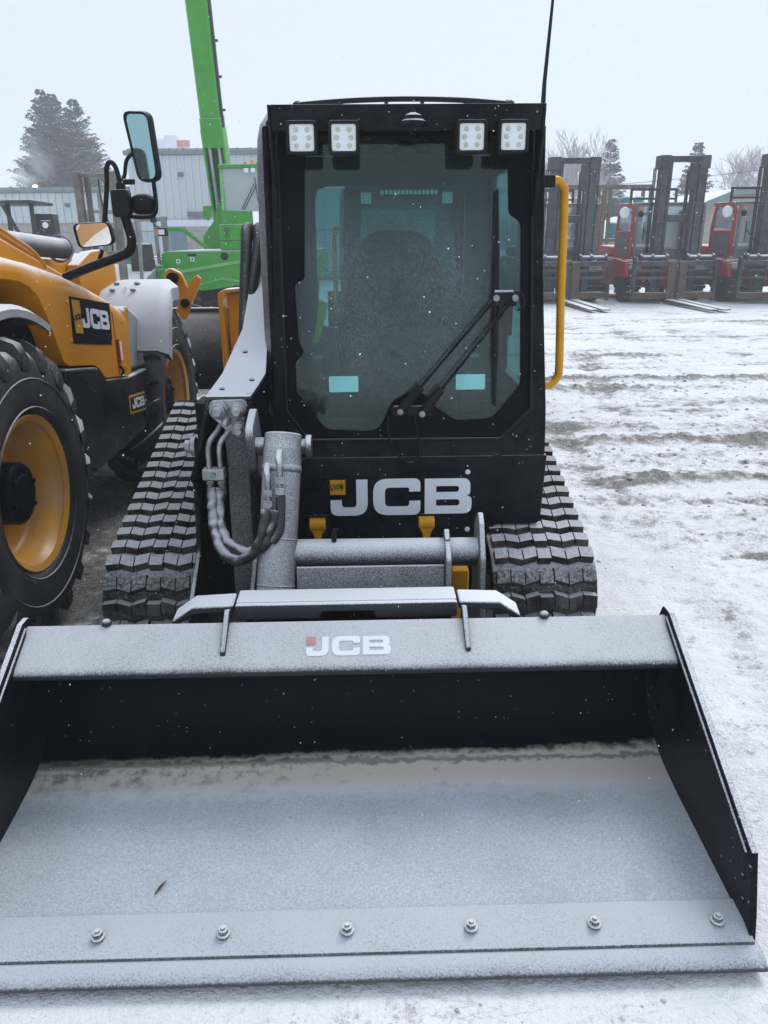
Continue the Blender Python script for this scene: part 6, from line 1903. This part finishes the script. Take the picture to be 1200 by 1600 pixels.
# ------------------------------------------------------------------ falling snow, steam and haze
m_flake = paint('snow_flake', (0.85, 0.88, 0.92), 0.9)
rnd = random.Random(3)
mb = MB()
for k in range(2600):
    Y = 1.5 + 9 * rnd.random() ** 1.3
    X = rnd.uniform(-0.62, 0.62) * Y; Z = rnd.uniform(0.1, 3.2)
    r_ = rnd.uniform(0.0008, 0.0022) * (0.6 + 0.25 * Y)
    d = Vector((rnd.gauss(0, 1), rnd.gauss(0, 1), rnd.gauss(0, 1))).normalized() * r_
    e = Vector((rnd.gauss(0, 1), rnd.gauss(0, 1), rnd.gauss(0, 1))).normalized() * r_
    f = d.cross(e).normalized() * r_
    p = Vector((X, Y, Z))
    if abs(Z - EYE) < 0.25 and Y < 1.2:
        continue
    mb.add([p + d, p - d, p + e, p - e, p + f, p - f], [(0, 2, 4), (2, 1, 4), (1, 3, 4), (3, 0, 4), (2, 0, 5), (1, 2, 5), (3, 1, 5), (0, 3, 5)])
fs = mb.build('falling_snow', m_flake, None, fix=False)
tag(fs, 'fine snow flakes drifting through the air', 'snow', kind='stuff')

# drifting snow smoke over the low warehouse roof
st = MB().ball((-20.6, 46.0, 5.6), 3.4, 1.8, 2.3, 20, 12).build('blowing_snow', None, None)
tag(st, 'white cloud of blowing snow over the low warehouse roof', 'snow cloud', kind='stuff')
t = NT('snow_smoke')
tc = t.new('TexCoord')
geo_ = t.new('NewGeometry')
sub_ = t.new('VectorMath', operation='SUBTRACT'); t.link(geo_.outputs['Position'], sub_.inputs[0]); sub_.inputs[1].default_value = (-20.6, 46.0, 5.6)
mul_ = t.new('VectorMath', operation='MULTIPLY'); t.link(sub_.outputs[0], mul_.inputs[0]); mul_.inputs[1].default_value = (1 / 3.4, 1 / 1.8, 1 / 2.3)
len_ = t.new('VectorMath', operation='LENGTH'); t.link(mul_.outputs[0], len_.inputs[0])
nn = t.noise(geo_.outputs['Position'], 0.75, 4, 0.6, 0.8)
dens = t.math('MULTIPLY', t.step(nn, 0.45, 0.72), t.step(len_.outputs['Value'], 0.25, 1.0, 0.75, 0.0))
pv = t.new('VolumePrincipled'); pv.inputs['Color'].default_value = (0.96, 0.97, 1, 1); t.link(dens, pv.inputs['Density'])
t.link(pv.outputs[0], t.out.inputs['Volume'])
t.m.cycles.volume_step_rate = 3
st.data.materials.append(t.m)

hz = MB().box(-141, 141, -141, 141, -1.1, 14.5).build('haze', None, None)
tag(hz, 'pale winter haze over the whole yard', 'haze', kind='stuff')
t = NT('winter_haze')
pv = t.new('VolumePrincipled')
pv.inputs['Color'].default_value = (0.93, 0.96, 1.0, 1)
pv.inputs['Density'].default_value = 0.0036
pv.inputs['Anisotropy'].default_value = 0.2
t.link(pv.outputs[0], t.out.inputs['Volume'])
hz.data.materials.append(t.m)

# ------------------------------------------------------------------ loose clods of snow and frozen slush on the yard
mb = MB()
rnd = random.Random(21)
PHI = (1 + 5 ** 0.5) / 2
ICO = [Vector(v).normalized() for v in ((-1, PHI, 0), (1, PHI, 0), (-1, -PHI, 0), (1, -PHI, 0), (0, -1, PHI), (0, 1, PHI), (0, -1, -PHI), (0, 1, -PHI), (PHI, 0, -1), (PHI, 0, 1), (-PHI, 0, -1), (-PHI, 0, 1))]
ICF = [(0, 11, 5), (0, 5, 1), (0, 1, 7), (0, 7, 10), (0, 10, 11), (1, 5, 9), (5, 11, 4), (11, 10, 2), (10, 7, 6), (7, 1, 8), (3, 9, 4), (3, 4, 2), (3, 2, 6), (3, 6, 8), (3, 8, 9), (4, 9, 5), (2, 4, 11), (6, 2, 10), (8, 6, 7), (9, 8, 1)]


def ground_z(x, y):
    i = int(np.clip(np.searchsorted(xs, x), 1, nx - 1)); j = int(np.clip(np.searchsorted(ys, y), 1, ny - 1))
    return float(Hh[j, i])


for k in range(2200):
    q = rnd.random()
    if q < 0.62:
        c = rnd.choice((5.35, 5.75, 6.45, 6.95, 8.75, 9.35)); x_ = rnd.uniform(0.95, 7.5); y_ = c + rnd.gauss(0, 0.28)
    elif q < 0.85:
        x_ = rnd.uniform(1.15, 4.5); y_ = rnd.uniform(1.3, 9.0)
    elif q < 0.95:
        x_ = rnd.uniform(-1.42, -1.06); y_ = rnd.uniform(2.6, 6.5)
    else:
        x_ = rnd.uniform(-1.0, 1.4); y_ = rnd.uniform(1.05, 1.30)
    r_ = 0.004 + 0.020 * rnd.random() ** 4
    if q >= 0.95:
        r_ *= 0.45
    c = Vector((x_, y_, ground_z(x_, y_) + r_ * 0.15))
    mb.add([c + Vector((v.x * r_ * rnd.uniform(.7, 1.4), v.y * r_ * rnd.uniform(.7, 1.4), v.z * r_ * rnd.uniform(.4, .9))) for v in ICO], ICF)
cl = mb.build('snow_clods', paint('clod_snow', (0.74, 0.74, 0.745), 0.85, wear=0.12, grime=(0.22, 0.205, 0.19), gamt=0.85, gscale=7, bump=0.5), None, fix=False, angle=80)
tag(cl, 'loose clods of snow and frozen slush on the yard', 'snow clods', kind='stuff')
